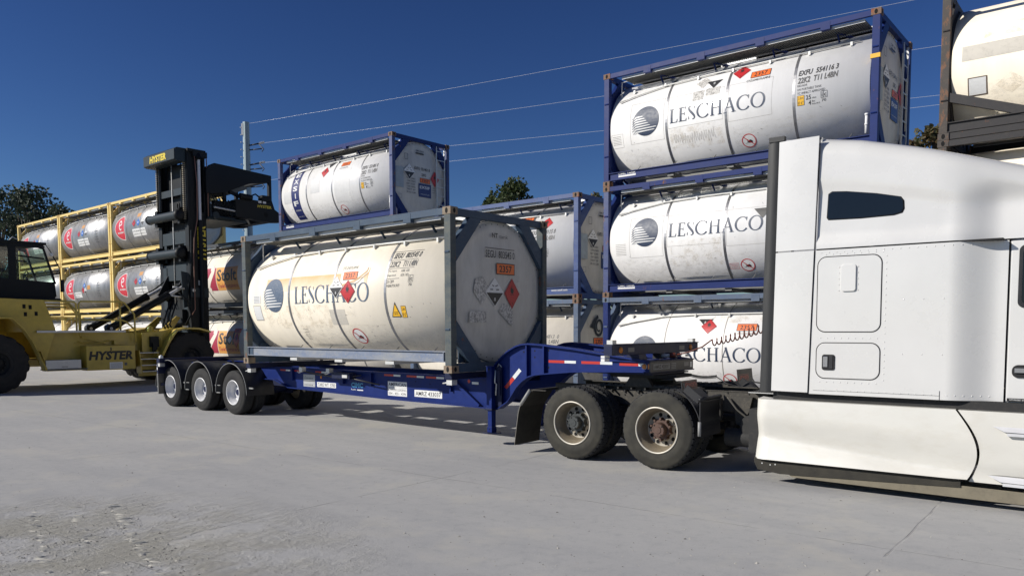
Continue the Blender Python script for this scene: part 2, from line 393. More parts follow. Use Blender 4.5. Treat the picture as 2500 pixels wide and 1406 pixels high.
def globe(mb, S, cx, cy, r, m, wm):
    disc(mb, S, cx, cy, r, r * 1.0, m, .005, 40)
    for i in range(7):
        yy = cy + r * (.32 - .165 * i); xe = cx + r * ((-.20 + .14 * i) if i < 5 else (.84 if i == 5 else .70)); xl = cx - r * .78 if i < 6 else cx - r * .72
        hh = r * .055
        poly(mb, S, [(xl - r * .20, yy - hh * 2.2), (xl - r * .12, yy - hh * 2.2), (xl, yy - hh), (xe, yy + hh * .1), (xe - r * .1, yy + hh * .9), (xl, yy + hh * .9)], wm, .0075)
        stroke(mb, S, [(xl - r * .30, yy - hh * 2.0), (xl - r * .02, yy + hh * .95), (xl + r * .1, yy + hh * .98)], hh * .5, m, .0085)
class Pieces:
    '''collects placards so that each becomes a part of its own'''
    def __init__(s): s.l = []; s.rest = MB()
    def new(s, n): b = MB(); s.l.append((n, b)); return b
    def add(s, *a, **k): return s.rest.add(*a, **k)
def diamond(mb, S, x, y, r, kind, off=0.006, ry=None):
    if isinstance(mb, Pieces): mb = mb.new({'flame': 'flammable_placard', 'corrosive': 'corrosive_placard', 'blue': 'blue_placard'}[kind])
    ry = ry or r
    P = lambda k: [(x, y - ry * k), (x + r * k, y), (x, y + ry * k), (x - r * k, y)]
    if kind == 'flame':
        poly(mb, S, P(1.0), RED, off); stroke(mb, S, P(.9), r * .03, INK, off + .001, True)
        poly(mb, S, [(x - r * .2, y + ry * .12), (x - r * .05, y), (x + r * .08, y), (x + r * .22, y + ry * .14), (x + r * .16, y + ry * .38), (x + r * .04, y + ry * .3), (x, y + ry * .62), (x - r * .1, y + ry * .34), (x - r * .18, y + ry * .4)], INK, off + .002)
        rect(mb, S, x - r * .22, x + r * .22, y - ry * .08, y - ry * .04, INK, off + .002); mark(mb, S, '3', x - r * .06, y - ry * .72, r * .12, ry * .18, INK, off=off + .002)
    elif kind == 'corrosive':
        poly(mb, S, P(1.0), SIGNW, off); poly(mb, S, [(x, y - ry * .93), (x + r * .9, y - ry * .03), (x - r * .9, y - ry * .03)], INK, off + .001)
        mark(mb, S, '8', x - r * .08, y - ry * .6, r * .16, ry * .24, SIGNW, .01, off=off + .002)
        for a, b in ((-.34, .2), (.3, .2)):
            poly(mb, S, [(x + r * (a - .16), y + ry * (b - .04)), (x + r * (a + .16), y + ry * (b - .04)), (x + r * (a + .13), y + ry * (b + .03)), (x + r * (a - .16), y + ry * (b + .02))], INK, off + .002)
        stroke(mb, S, [(x - r * .3, y + ry * .5), (x - r * .08, y + ry * .42)], r * .06, INK, off + .002); stroke(mb, S, [(x + r * .05, y + ry * .42), (x + r * .33, y + ry * .5)], r * .06, INK, off + .002)
    elif kind == 'blue':
        poly(mb, S, P(1.0), flat('sign_blue', (0.03, 0.16, 0.55), 0.4), off); poly(mb, S, P(.3), SIGNW, off + .001)
def unplate(mb, S, x, y, w, h, txt='2357', off=0.006, skew=0.0):
    if isinstance(mb, Pieces): mb = mb.new('number_plate')
    rect(mb, S, x, x + w, y, y + h, INK, off); rect(mb, S, x + w * .03, x + w * .97, y + h * .07, y + h * .93, ORANGE, off + .001)
    mark(mb, S, txt, x + w * .16, y + h * .2, w * .68, h * .6, INK, .02, off=off + .002)
def noforks(mb, S, x, y, r):
    disc(mb, S, x, y, r, r, SIGNW, .004); ring(mb, S, x, y, r, r, r * .13, RED, .006)
    poly(mb, S, [(x - r * .25, y - r * .15), (x - r * .05, y + r * .1), (x + r * .25, y + r * .18), (x + r * .5, y - r * .02), (x + r * .5, y - r * .25), (x, y - r * .3)], INK, .0065)
    stroke(mb, S, [(x - r * .6, y - r * .32), (x - r * .25, y - r * .3), (x - r * .25, y + r * .2)], r * .05, INK, .0066)
    stroke(mb, S, [(x - r * .7, y + r * .62), (x + r * .7, y - r * .62)], r * .12, RED, .008)
def heightplate(mb, S, x, y, w, h, m=None):
    rect(mb, S, x, x + w, y, y + h, INK, .005); rect(mb, S, x + w * .06, x + w * .94, y + h * .04, y + h * .96, m or SIGNY, .006)
    mark(mb, S, '2,6m', x + w * .14, y + h * .58, w * .7, h * .3, INK, off=.007); mark(mb, S, "8' 6\"", x + w * .14, y + h * .12, w * .7, h * .3, INK, off=.007)
def icplate(mb, S, x, y, w):
    stroke(mb, S, [(x, y), (x + w, y), (x + w, y + w), (x, y + w)], w * .07, INK, .006, True); stroke(mb, S, [(x + w * .38, y), (x + w * .38, y + w)], w * .06, INK, .0064)
    mark(mb, S, 'i', x + w * .14, y + w * .16, w * .09, w * .65, INK, .01); mark(mb, S, 'c', x + w * .5, y + w * .18, w * .36, w * .46, INK, .01)
    mark(mb, S, '70', x + w * .1, y - w * .62, w * .72, w * .42, INK)
def idblock(mb, S, num, x=-1.53, y=0.33, tiny=True, yel=True, line2='22K2  T11 L4BN', m=None):
    m = m or INK
    mark(mb, S, num, x, y + .02, .76, .12, m, .028, shear=.1); mark(mb, S, line2, x, y - .14, .76, .12, m, .028, shear=.1)
    if tiny:
        mark(mb, S, 'RID/ADR', x, y - .21, .19, .045, INK); mark(mb, S, 'UN PORTABLE TANK', x, y - .285, .47, .045, INK); mark(mb, S, 'TC IMPACT APPROVED', x, y - .36, .54, .045, INK)
        mark(mb, S, '25', x + .17, y - .48, .1, .085, INK, .01); mark(mb, S, 'cbm', x + .29, y - .475, .08, .035, INK); mark(mb, S, '4', x + .22, y - .585, .05, .085, INK, .01)
        mark(mb, S, 'Bar', x + .29, y - .54, .06, .035, INK); mark(mb, S, 'M.A.W.P', x + .29, y - .59, .15, .03, INK); icplate(mb, S, x + .46, y - .49, .12)
    if yel: heightplate(mb, S, x, y - .57, .14, .19)
def squiggles(mb, S, rnd, n, x0, x1, y0, y1, m=None):
    for _ in range(n):
        x = rnd.uniform(x0, x1); y = rnd.uniform(y0, y1); a = rnd.uniform(-1.3, 0.2); l = rnd.uniform(.015, .06)
        stroke(mb, S, [(x, y), (x + l * math.cos(a), y + l * math.sin(a))], rnd.uniform(.003, .007), m or INKG, .004)
# ------------------------------------------------------------------ tank containers
L, WD, HC = 6.058, 2.438, 2.591
_mc = {}
def cached(key, fn):
    if key not in _mc: _mc[key] = fn()
    return _mc[key]
def part(key, name, fn, parent, loc=(0, 0, 0), scale=None, bevel=0.0):
    def mk():
        b = MB(); fn(b); return b.mesh(name)
    o = link(name, cached(key, mk), parent, bevel); o.location = loc
    if scale: o.scale = scale
    return o
def putmarks(nm, fn, S, parent):
    if nm != 'hazard_placard': b = MB(); fn(b, S); b.build(nm, parent); return
    P_ = Pieces(); fn(P_, S)
    for n_, b in P_.l: b.build(n_, parent)
    if P_.rest.v: P_.rest.build('placard_remnant', parent)
def container(label, world, rz, st, side=None, end=None, railmark=None, group=None, shell_label=None, thinseam=False, open_bottom=False):
    """local frame: x from -L (left end) to 0 (near end), y 0 (side facing the yard) to WD, z 0..HC"""
    root = thing('tank_container', label, 'tank container', world, rz, group)
    F, FP, FRr, C, SH, EN = st['frame'], st['post'], st['rail'], st['cast'], st['shell'], st['end']
    k = st['key']
    # corner posts, castings
    for x in (-L, 0):
        sx = 1 if x < 0 else -1
        for y in (0, WD):
            sy = 1 if y == 0 else -1
            def post(b, sx=sx, sy=sy):
                b.box(min(0.012 * sx, sx * .15), max(0.012 * sx, sx * .15), min(.006 * sy, .13 * sy), max(.006 * sy, .13 * sy), .118, HC - .118, FP)
            part((k, 'post', sx, sy), 'corner_post', post, root, (x, y, 0), bevel=.006)
            for z in (0, HC):
                sz = 1 if z == 0 else -1
                def cst(b, sx=sx, sy=sy, sz=sz):
                    b.box(min(0, sx * .178), max(0, sx * .178), min(0, sy * .162), max(0, sy * .162), min(.002 * sz, sz * .118), max(.002 * sz, sz * .118), C)
                    b.add([(sx * (.089 + .030 * math.cos(a)), -.0015 * sy, sz * .062 + .045 * math.sin(a) * (1.0)) for a in [i * math.pi / 8 for i in range(16)]], [tuple(range(16))], HOLE)
                    b.add([(-.0015 * sx, sy * (.085 + .028 * math.cos(a)), sz * .062 + .040 * math.sin(a)) for a in [i * math.pi / 8 for i in range(16)]], [tuple(range(16))], HOLE)
                part((k, 'cast', sx, sy, sz), 'corner_casting', cst, root, (x, y, z))
    # end frames with diagonal braces
    for x, sx in ((-L, 1), (0, -1)):
        for up in (0, 1):
            def ef(b, sx=sx, up=up):
                a, c = sx * .03, sx * .13
                xs = (min(a, c), max(a, c))
                if up:
                    b.box(*xs, .162, WD - .162, HC - .125, HC - .012, F); brs = ((.07, 1.82, .66, HC - .07), (WD - .07, 1.82, WD - .66, HC - .07))
                else:
                    b.box(*xs, .162, WD - .162, .012, .15, F); brs = ((.07, .76, .66, .07), (WD - .07, .76, WD - .66, .07))
                for (y0, z0, y1, z1) in brs: b.bar((sx * .085, y0, z0), (sx * .085, y1, z1), .22, .10, F, up=(1, 0, 0))
            part((k, 'ef', sx, up), 'upper_end_rail' if up else 'lower_end_rail', ef, root, (x, 0, 0), bevel=.004)
    # rails
    for y, sy in ((0, 1), (WD, -1)):
        def tr(b, sy=sy): b.box(-L + .178, -.178, min(.008 * sy, .068 * sy), max(.008 * sy, .068 * sy), HC - .118, HC - .012, F)
        part((k, 'tr', sy), 'top_rail', tr, root, (0, y, 0), bevel=.004)
        zb, zt = st.get('railz', (.125, .30))
        def br(b, sy=sy):
            y0, y1 = sy * .045, sy * .055
            b.box(-L + .15, -.15, min(y0, y1), max(y0, y1), zb + .01, zt - .01, FRr)
            for z in (zb, zt - .014): b.box(-L + .15, -.15, min(.008 * sy, .11 * sy), max(.008 * sy, .11 * sy), z, z + .014, FRr)
            if st.get('railends'):
                for xx in (-L + .16, -.20): b.box(xx, xx + .012 , min(.008 * sy, .11 * sy), max(.008 * sy, .11 * sy), zb + .014, zt - .014, FRr)
                b.box(-L + .172, -L + .30, min(.035 * sy, .044 * sy), max(.035 * sy, .044 * sy), zb + .014, zt - .014, F)
        part((k, 'br', sy), 'bottom_rail', br, root, (0, y, 0))
        if railmark and sy == 1:
            b = MB(); S = Side(.045)
            railmark(b, S); b.build('rail_marking', root)
    # shell, saddle rings, straps, end caps
    Rr = 1.19; ZC = 1.31
    def shell(b):
        b.lathe([(-5.885, Rr - .03), (-5.875, Rr), (-.178, Rr), (-.168, Rr - .03)], (0, WD / 2, ZC), (1, 0, 0), SH, 96)
    sh = part((k, 'shell'), 'tank_shell', shell, root)
    if shell_label: sh['label'] = shell_label
    for x0, x1 in ((-5.97, -5.885), (-.166, -.13)):
        def saddle(b, x0=x0, x1=x1):
            b.lathe([(x0, Rr - .22), (x0, Rr - .02), (x0 + .02, Rr + .0), (x1 - .02, Rr + .0), (x1, Rr - .02), (x1, Rr - .22)], (0, WD / 2, ZC), (1, 0, 0), F, 72, smooth=False)
            for yy in (.3, WD - .5): b.box(x0 + .01, x1 - .01, yy, yy + .2, .15, .42, F)
        part((k, 'saddle', x0), 'saddle_ring', saddle, root)
    def capm(sx):
        def f(b):
            x = -.135 if sx > 0 else -5.965
            b.lathe([(0, 1.175), (.02 * sx, 1.165), (.03 * sx, 1.02), (.018 * sx, .93), (.035 * sx, .86), (.055 * sx, .5), (.062 * sx, .0001)], (x, WD / 2, ZC), (1, 0, 0), EN, 72)
            for i in range(48):
                a = 2 * math.pi * i / 48; b.box(x + .018 * sx, x + .030 * sx, WD / 2 + 1.12 * math.cos(a) - .008, WD / 2 + 1.12 * math.cos(a) + .008, ZC + 1.12 * math.sin(a) - .008, ZC + 1.12 * math.sin(a) + .008, INKG)
        return f
    for sx in (1, -1): part((k, 'cap', sx), 'end_cap', capm(sx), root)
    for x in (-4.43, -3.03, -1.60):
        wdt = .008 if thinseam else .027
        def band(b): b.lathe([(-wdt, Rr), (-wdt, Rr + .006), (wdt, Rr + .006), (wdt, Rr)], (0, WD / 2, ZC), (1, 0, 0), (LINE if thinseam else STRAP), 96, smooth=False)
        part((k, 'band', thinseam), 'strap' if not thinseam else 'seam', band, sh, (x, 0, 0))
    # walkway, brackets, top pipe, manway box, valve
    bare = st.get('bare')
    for wi, (y0, y1) in enumerate(((.085, .60), (.78, 1.40))):
        if bare: break
        def walk(b, y0=y0, y1=y1):
            z0 = HC - (.175 if y0 < .5 else .09)
            b.box(-L + .45, -.30, y0 + .006, y1 - .006, z0 + .02, z0 + .035, GRATE)
            b.box(-L + .45, -.30, y0, y0 + .006, z0 - .0, z0 + .052, GALV); b.box(-L + .45, -.30, y1 - .006, y1, z0, z0 + .05, GALV)
            n = 130
            for i in range(n):
                xx = -L + .47 + (L - .8) * i / n; b.box(xx, xx + .018, y1 - .05, y1 + .004, z0 - .012, z0 + .0, GALV); b.box(xx, xx + .014, y0 + .02, y1 - .06, z0 + .006, z0 + .02, GRATE)
        part((k, 'walk', wi), 'walkway', walk, root)
    def brk(b):
        for i in range(4):
            xx = -L + 1.15 + 1.30 * i
            b.bar((xx, .06, HC - .10), (xx + .34, .95, HC - .20), .05, .05, F); b.box(xx - .09, xx + .09, .004, .10, HC - .175, HC - .03, F)
            b.bar((xx + .1, .45, HC - .15), (xx + .1, .62, HC - .34), .03, .03, F)
    if not bare: part((k, 'brk'), 'walkway_bracket', brk, root)
    if st.get('sidebrace'):
        def sb(b):
            for y in (.07, WD - .07): b.bar((-5.95, y, .76), (-4.35, y, .17), .07, .15, F); b.bar((-.10, y, .76), (-1.7, y, .17), .07, .15, F); b.box(-L + .15, -.15, y - .05, y + .05, .005, .115, F)
        part((k, 'sb'), 'side_brace', sb, root)
    def pipe(b):
        pts = []
        for x, y in ((-5.7, .62), (-5.4, .70), (-4.6, .86), (-3.6, .92), (-2.0, .93), (-.45, .93)): pts.append(Cyl()(x, y, .04))
        b.tube(pts, .017, GALV if st.get('pipe', True) else GRATE, 8)
        for i in range(7):
            x = -5.4 + i * .8; p = Cyl()(x, .88, .02); b.box(x - .02, x + .02, p[1] - .03, p[1] + .03, p[2] - .02, p[2] + .05, GALV)
        # small handrail standing near the left end
        b.tube([(-5.75, .32, 2.05), (-5.75, .32, 2.42), (-5.55, .34, 2.44)], .012, SIGNW, 6)
    if not bare: part((k, 'pipe'), 'top_pipe', pipe, root)
    def man(b):
        b.box(-3.5, -2.7, .80, 1.6, 2.44, 2.50, GALV); b.lathe([(0, .3), (.06, .3), (.07, .27), (.07, .0001)], (-3.1, 1.22, 2.47), (0, 0, 1), GALV, 24)
    part((k, 'man'), 'manway_lid', man, root)
    def vb(b): b.box(-1.3, -.8, 1.0, 1.45, 2.42, 2.48, GALV)
    part((k, 'vb'), 'valve_box', vb, root)
    def low(b):
        for i in range(6):
            x = -5.2 + i * .93; b.bar((x, .10, .30), (x + .03, .20, .40), .014, .010, GRATE)
        b.box(-L + .3, -.3, .75, .82, .13, .20, GRATE); b.box(-L + .3, -.3, WD - .82, WD - .75, .13, .20, GRATE)
        for x in (-4.4, -3.0, -1.6): b.box(x, x + .22, .012, WD - .012, .105, .155, GALV) if st.get('pockets') else b.box(x, x + .15, .06, WD - .06, .06, .12, GRATE)
    part((k, 'low'), 'underframe', low, root)
    if st.get('vent'):
        def vt(b): b.tube([(-.235, .10, .35), (-.235, .10, .72)], .028, SIGNW, 10); b.tube([(-.235, .10, .50), (-.235, .10, .53)], .036, SIGNW, 10); b.tube([(-.235, .10, .68), (-.235, .10, .72)], .036, SIGNW, 10)
        part((k, 'vt'), 'drain_pipe', vt, root)
    if st.get('ladder'):
        def ld(b):
            for yy in (1.86, 2.22): b.box(-.06, -.02, yy, yy + .03, .16, HC - .13, GALV)
            for i in range(8): b.box(-.05, -.03, 1.89, 2.22, .35 + .28 * i, .37 + .28 * i, GALV)
        part((k, 'ld'), 'ladder', ld, root)
    S = Cyl()
    if side:
        for nm, fn in side:
            putmarks(nm, fn, S, sh)
    if end:
        cap = [c for c in root.children if c.name.startswith('end_cap')][0]
        for nm, fn in end:
            putmarks(nm, fn, End(-.068), cap)
    return root
ST = dict(
 T=dict(key='T', frame=FR_T, post=FR_TP, rail=FR_TR, cast=CAST_T, shell=CREAM, end=GREYEND, railz=(.17, .345), railends=True, pockets=True),
 W3=dict(key='W3', frame=FR_W, post=FR_W, rail=FR_W, cast=CAST, shell=WHITE, end=GREYEND, ladder=True, vent=True),
 W2=dict(key='W2', frame=FR_W, post=FR_WP, rail=FR_W, cast=CAST, shell=WHITE, end=GREYEND, ladder=True),
 W1=dict(key='W1', frame=FR_M1, post=FR_W, rail=FR_W, cast=FR_M1, shell=WHITE, end=GREYEND),
 M2=dict(key='M2', frame=FR_M, post=FR_M, rail=FR_M, cast=CAST, shell=WHITE, end=GREYEND),
 M1=dict(key='M1', frame=FR_M1, post=FR_M1, rail=FR_M1, cast=CAST, shell=CREAM2, end=GREYEND),
 E3=dict(key='E3', frame=FR_W, post=FR_WP, rail=FR_W, cast=CAST, shell=WHITE, end=GREYEND, ladder=True, vent=True),
 S=dict(key='S', frame=FR_S, post=FR_S, rail=FR_S, cast=FR_S, shell=CREAM2, end=GREYEND),
 D=dict(key='D', frame=FR_D, post=FR_DP, rail=FR_D, cast=FR_DP, shell=CREAM, end=GREYEND, bare=True, sidebrace=True),
 Y=dict(key='Y', frame=FR_Y, post=FR_Y, rail=FR_Y, cast=CAST_Y, shell=ALU, end=ALU),
 Y1=dict(key='Y1', frame=FR_Y, post=FR_Y, rail=FR_Y, cast=CAST_Y, shell=WHITE, end=GREYEND),
)
# ---- marks per container
def m_cimc(b, S): mark(b, S, 'CIMC TANK', -5.66, .235, .46, .052, SIGNW, .02); rect(b, S, -5.66, -5.20, .185, .222, SIGNW)
def m_exsifcom(b, S): mark(b, S, 'www.exsif.com', -.86, .205, .5, .05, SIGNW, .01)
def leschaco(dy=0.0, ink=NAVY):
    def f(b, S): wordmark(b, S, -4.34, -.115 + dy, 2.15, .30, ink)
    return f
def gl(dy=0.0, ink=NAVY):
    def f(b, S): globe(b, S, -4.94, .05 + dy, .33, ink, SIGNW)
    return f
def panels(b, S):
    for (x0, x1, y0, y1) in ((-5.35, -4.5, -.42, .50), (-4.38, -3.1, -.22, .48), (-2.98, -2.05, -.30, .48)):
        stroke(b, S, [(x0, y0), (x1, y0), (x1, y1), (x0, y1)], .006, LINE, .003, True)
def s_W3():
    def pl(b, S):
        diamond(b, S, -2.79, .80, .20, 'flame'); unplate(b, S, -2.55, .545, .42, .17); mark(b, S, 'CYCLOHEXYLAMINE', -2.62, .46, .5, .055, INK)
        poly(b, S, [(-3.36, .50), (-3.18, .70), (-3.54, .70)], INK, .006); mark(b, S, '8', -3.38, .60, .04, .06, SIGNW, off=.008)
    def rs(b, S):
        poly(b, S, [(-3.62, .55), (-3.45, .72), (-3.62, .88), (-3.80, .72)], RESID); rect(b, S, -3.82, -3.56, .28, .50, RESID, .003); rect(b, S, -3.52, -3.2, .34, .52, RESID, .003)
    def gr(b, S):
        panels(b, S); rect(b, S, -4.36, -3.12, -.72, -.24, STAIN, .0026); rect(b, S, -5.6, -4.6, -1.05, -.55, STAIN2, .0026); rect(b, S, -2.9, -.4, -1.0, -.4, STAIN2, .0026)
        rnd = random.Random(3); pts = []
        for i in range(60): pts.append((-4.28 + 1.0 * i / 60, -.48 + .16 * math.sin(i * 1.9) * rnd.uniform(.4, 1)))
        stroke(b, S, pts, .006, LINE, .004); squiggles(b, S, rnd, 16, -5.6, -.5, -.9, -.3)
        stroke(b, S, [(-5.85, -.15), (-5.55, -.15), (-5.55, -.45), (-5.85, -.45)], .006, LINE, .003, True)
        for i in range(6): rect(b, S, -5.82, -5.6, -.2 - i * .035, -.192 - i * .035, LINE, .0035)
    return [('globe_logo', gl()), ('wordmark', leschaco()), ('hazard_placard', pl), ('lettering', lambda b, S: idblock(b, S, 'EXFU  554116 3')),
            ('sticker_residue', rs), ('no_forklift_sign', lambda b, S: noforks(b, S, -2.60, -.76, .145)), ('scuffs', gr)]
def s_W2():
    def gr(b, S):
        panels(b, S); rect(b, S, -5.6, -.6, -1.05, -.45, STAIN2, .0026); rect(b, S, -4.3, -3.1, -.7, -.1, STAIN, .0026); squiggles(b, S, random.Random(5), 22, -5.6, -2.2, -.9, .8)
        for i in range(7): rect(b, S, -5.72, -5.45, -.1 - i * .04, -.092 - i * .04, LINE, .0035)
        stroke(b, S, [(-2.98, -.70), (-2.78, -.70), (-2.78, -.84), (-2.98, -.84)], .008, RED, .004, True)
        for i in range(3): rect(b, S, -2.96, -2.80, -.735 - i * .035, -.728 - i * .035, RED, .0045)
    def pl(b, S): poly(b, S, [(-2.20, .22), (-2.0, .44), (-2.40, .44)], INK, .0095); unplate(b, S, -1.95, .3, .4, .17)
    return [('globe_logo', gl(.10)), ('wordmark', leschaco(.10)), ('hazard_placard', pl), ('no_forklift_sign', lambda b, S: noforks(b, S, -2.58, -.76, .145)), ('scuffs', gr)]
def s_W1():
    def pl(b, S):
        poly(b, S, [(-3.55, .68), (-3.32, .86), (-3.40, .95), (-3.55, .99), (-3.70, .86)], SIGNW, .005); poly(b, S, [(-3.52, .62), (-3.34, .80), (-3.70, .80)], INK, .0062)
        mark(b, S, '8', -3.54, .68, .035, .06, SIGNW, off=.0075); diamond(b, S, -3.41, .61, .185, 'flame', .008); unplate(b, S, -2.76, .50, .44, .17); mark(b, S, 'CYCLOHEXYLAMINE', -2.74, .42, .42, .04, LINE)
    def gr(b, S):
        rect(b, S, -3.2, -.6, .7, 1.2, STAIN, .0026); rect(b, S, -5.6, -2, -1.1, -.4, STAIN2, .0026)
    return [('globe_logo', gl()), ('wordmark', leschaco(-.06)), ('hazard_placard', pl), ('no_forklift_sign', lambda b, S: noforks(b, S, -2.90, -.60, .15)), ('scuffs', gr)]
def e_exfu(num):
    def f(b, S):
        mark(b, S, 'CIMC TANK', 1.02, 2.18, .34, .05, INK, .02); rect(b, S, 1.02, 1.36, 2.11, 2.15, INK)
        mark(b, S, num, .95, 1.62, .66, .09, INK, .01); mark(b, S, '22K2', 1.25, 1.45, .2, .08, INK, .01)
        stroke(b, S, [(.55, 2.05), (.68, 2.05), (.68, 1.88), (.55, 1.88)], .015, INK, .004, True)
        for i in range(6): mark(b, S, ('MGW 36000KG', 'TARE 3700KG', 'NET 32300', 'CAP 25000L', 'TEST 09', 'KG LB')[i], .62 + .02 * (i % 2), 1.30 - i * .085, .36, .045, INK)
        rect(b, S, 1.12, 1.66, .80, 1.22, BANNER, .004); mark(b, S, 'EXSIF', 1.17, 1.06, .43, .09, SIGNW, .02); mark(b, S, 'www.exsif.com', 1.2, .88, .38, .035, SIGNW)
        for i in range(3): mark(b, S, 'KGS LBS', 1.72, 1.12 - i * .07, .2, .035, INK)
        rect(b, S, .18, .50, 1.0, 1.62, paint('faint_blue_patch', (.36, .42, .46), .6), .003); stroke(b, S, [(.30, .80), (.42, .80), (.42, .68), (.30, .68)], .01, INKG, .004, True)
        stroke(b, S, [(1.5, .45), (1.75, .48), (1.75, .2), (1.5, .18)], .01, INK, .004, True)
    def p(b, S): diamond(b, S, .74, 1.52, .24, 'corrosive'); unplate(b, S, 1.18, 1.24, .44, .15); diamond(b, S, 1.82, 1.42, .19, 'flame', ry=.25)
    return [('end_lettering', f), ('hazard_placard', p)]
def s_E3():
    def bn(b, S):
        poly(b, S, [(-5.30, -.92), (-4.86, -.92), (-4.84, .85), (-5.30, .85)], BANNER, .005)
        for i, c in enumerate('EXSIF'): mark(b, S, c, -5.20 + (.12 if c == 'I' else 0), .58 - i * .25, .26 if c != 'I' else .05, .17, SIGNW, .03, off=.008)
        mark(b, S, 'WORLDWIDE', -5.22, -.60, .3, .05, SIGNW, .01, off=.008); mark(b, S, 'www.exsif.com', -5.22, -.82, .3, .04, SIGNW, off=.008)
    def pl(b, S):
        diamond(b, S, -3.53, .57, .20, 'flame'); poly(b, S, [(-3.48, .68), (-3.22, .88), (-3.50, .93), (-3.40, .80)], SIGNW, .0045); poly(b, S, [(-3.38, .72), (-3.18, .90), (-3.50, .90)], INK, .009); unplate(b, S, -2.74, .66, .44, .17)
        mark(b, S, 'CYCLOHEXYLAMINE', -2.78, .56, .45, .05, INKG)
    def gr(b, S):
        for x0, x1, y0, y1 in ((-4.2, -3.7, -.1, .35), (-2.9, -2.1, -.55, .55), (-5.75, -5.35, -.3, .1)): rect(b, S, x0, x1, y0, y1, paint('pale_patch', (.66, .66, .65), .5, .15), .0025)
        rect(b, S, -5.6, -.5, -1.0, -.5, STAIN2, .0032); stroke(b, S, [(-2.2, -.25), (-2.0, -.25), (-2.0, -.42), (-2.2, -.42)], .02, SIGNW, .004, True)
    return [('banner', bn), ('hazard_placard', pl), ('lettering', lambda b, S: idblock(b, S, 'EXFU  551401 8')), ('no_forklift_sign', lambda b, S: noforks(b, S, -2.68, -.80, .16)), ('patches', gr)]
def s_M2():
    def pl(b, S): diamond(b, S, -1.12, .66, .20, 'flame'); unplate(b, S, -2.05, .76, .42, .17)
    return [('lettering', lambda b, S: idblock(b, S, 'EXFU  554115 8', yel=False)), ('hazard_placard', pl), ('wordmark', leschaco())]
def s_M1():
    def f(b, S): mark(b, S, 'CXTU  484813  0', -1.60, .30, .95, .10, INK, shear=.12); mark(b, S, '22K2  T11  L4BN', -1.60, .17, .95, .10, INK, shear=.12)
    return [('lettering', f)]
def e_M1():
    def f(b, S):
        pts = []; wd = []
        for i in range(40):
            a = i / 39; t = R(100 + 560 * a); r = .27 * (1 - .62 * a); pts.append((1.03 + r * math.cos(t) * .8, 1.90 + r * math.sin(t))); wd.append(.075 * (1 - .6 * a) + .012)
        stroke(b, S, pts, wd, INK, .005); poly(b, S, [(.62, 1.88), (.86, 2.16), (.80, 1.94), (.84, 1.84)], INK, .0045)
        mark(b, S, 'CXTU 484813 0', .95, 1.26, .95, .11, INK); rect(b, S, .3, 2.0, .3, .9, STAIN, .003)
    def p(b, S): unplate(b, S, .78, 1.42, .50, .20); diamond(b, S, .62, .98, .27, 'corrosive')
    return [('end_lettering', f), ('hazard_placard', p)]
LGX = -4.54
def s_S(low):
    def lg(b, S):
        ym = .06 if low else -.08; y0, y1 = ym - .46, ym + .44; x = LGX
        rect(b, S, x, x + .86, y0, y1, LOGOS, .005); rect(b, S, x + .90, x + 2.45, y0, y1, LOGOO, .005)
        pts = []
        for i in range(25):
            a = 2 * i / 24 - 1; pts.append((x + .43 + .22 * math.sin(math.pi * a * .93), ym + .45 * math.sin(a * math.pi / 2)))
        stroke(b, S, pts, .23, CREAM2, .008)
        mark(b, S, 'Stolt', x + .96, ym - .10, 1.42, .46, INK, .02, off=.008); mark(b, S, 'TankContainers', x + .96, ym - .36, 1.44, .16, LOGOS, .01, off=.008)
    o = [('logo_panel', lg)]
    if low:
        def pl(b, S): unplate(b, S, -2.55, .42, .5, .18, off=.010); diamond(b, S, -2.28, .12, .24, 'flame', off=.012, ry=.30); poly(b, S, [(-2.75, .0), (-2.58, .18), (-2.75, .3), (-2.93, .15)], SIGNW, .010)
        o.append(('hazard_placard', pl))
    return o
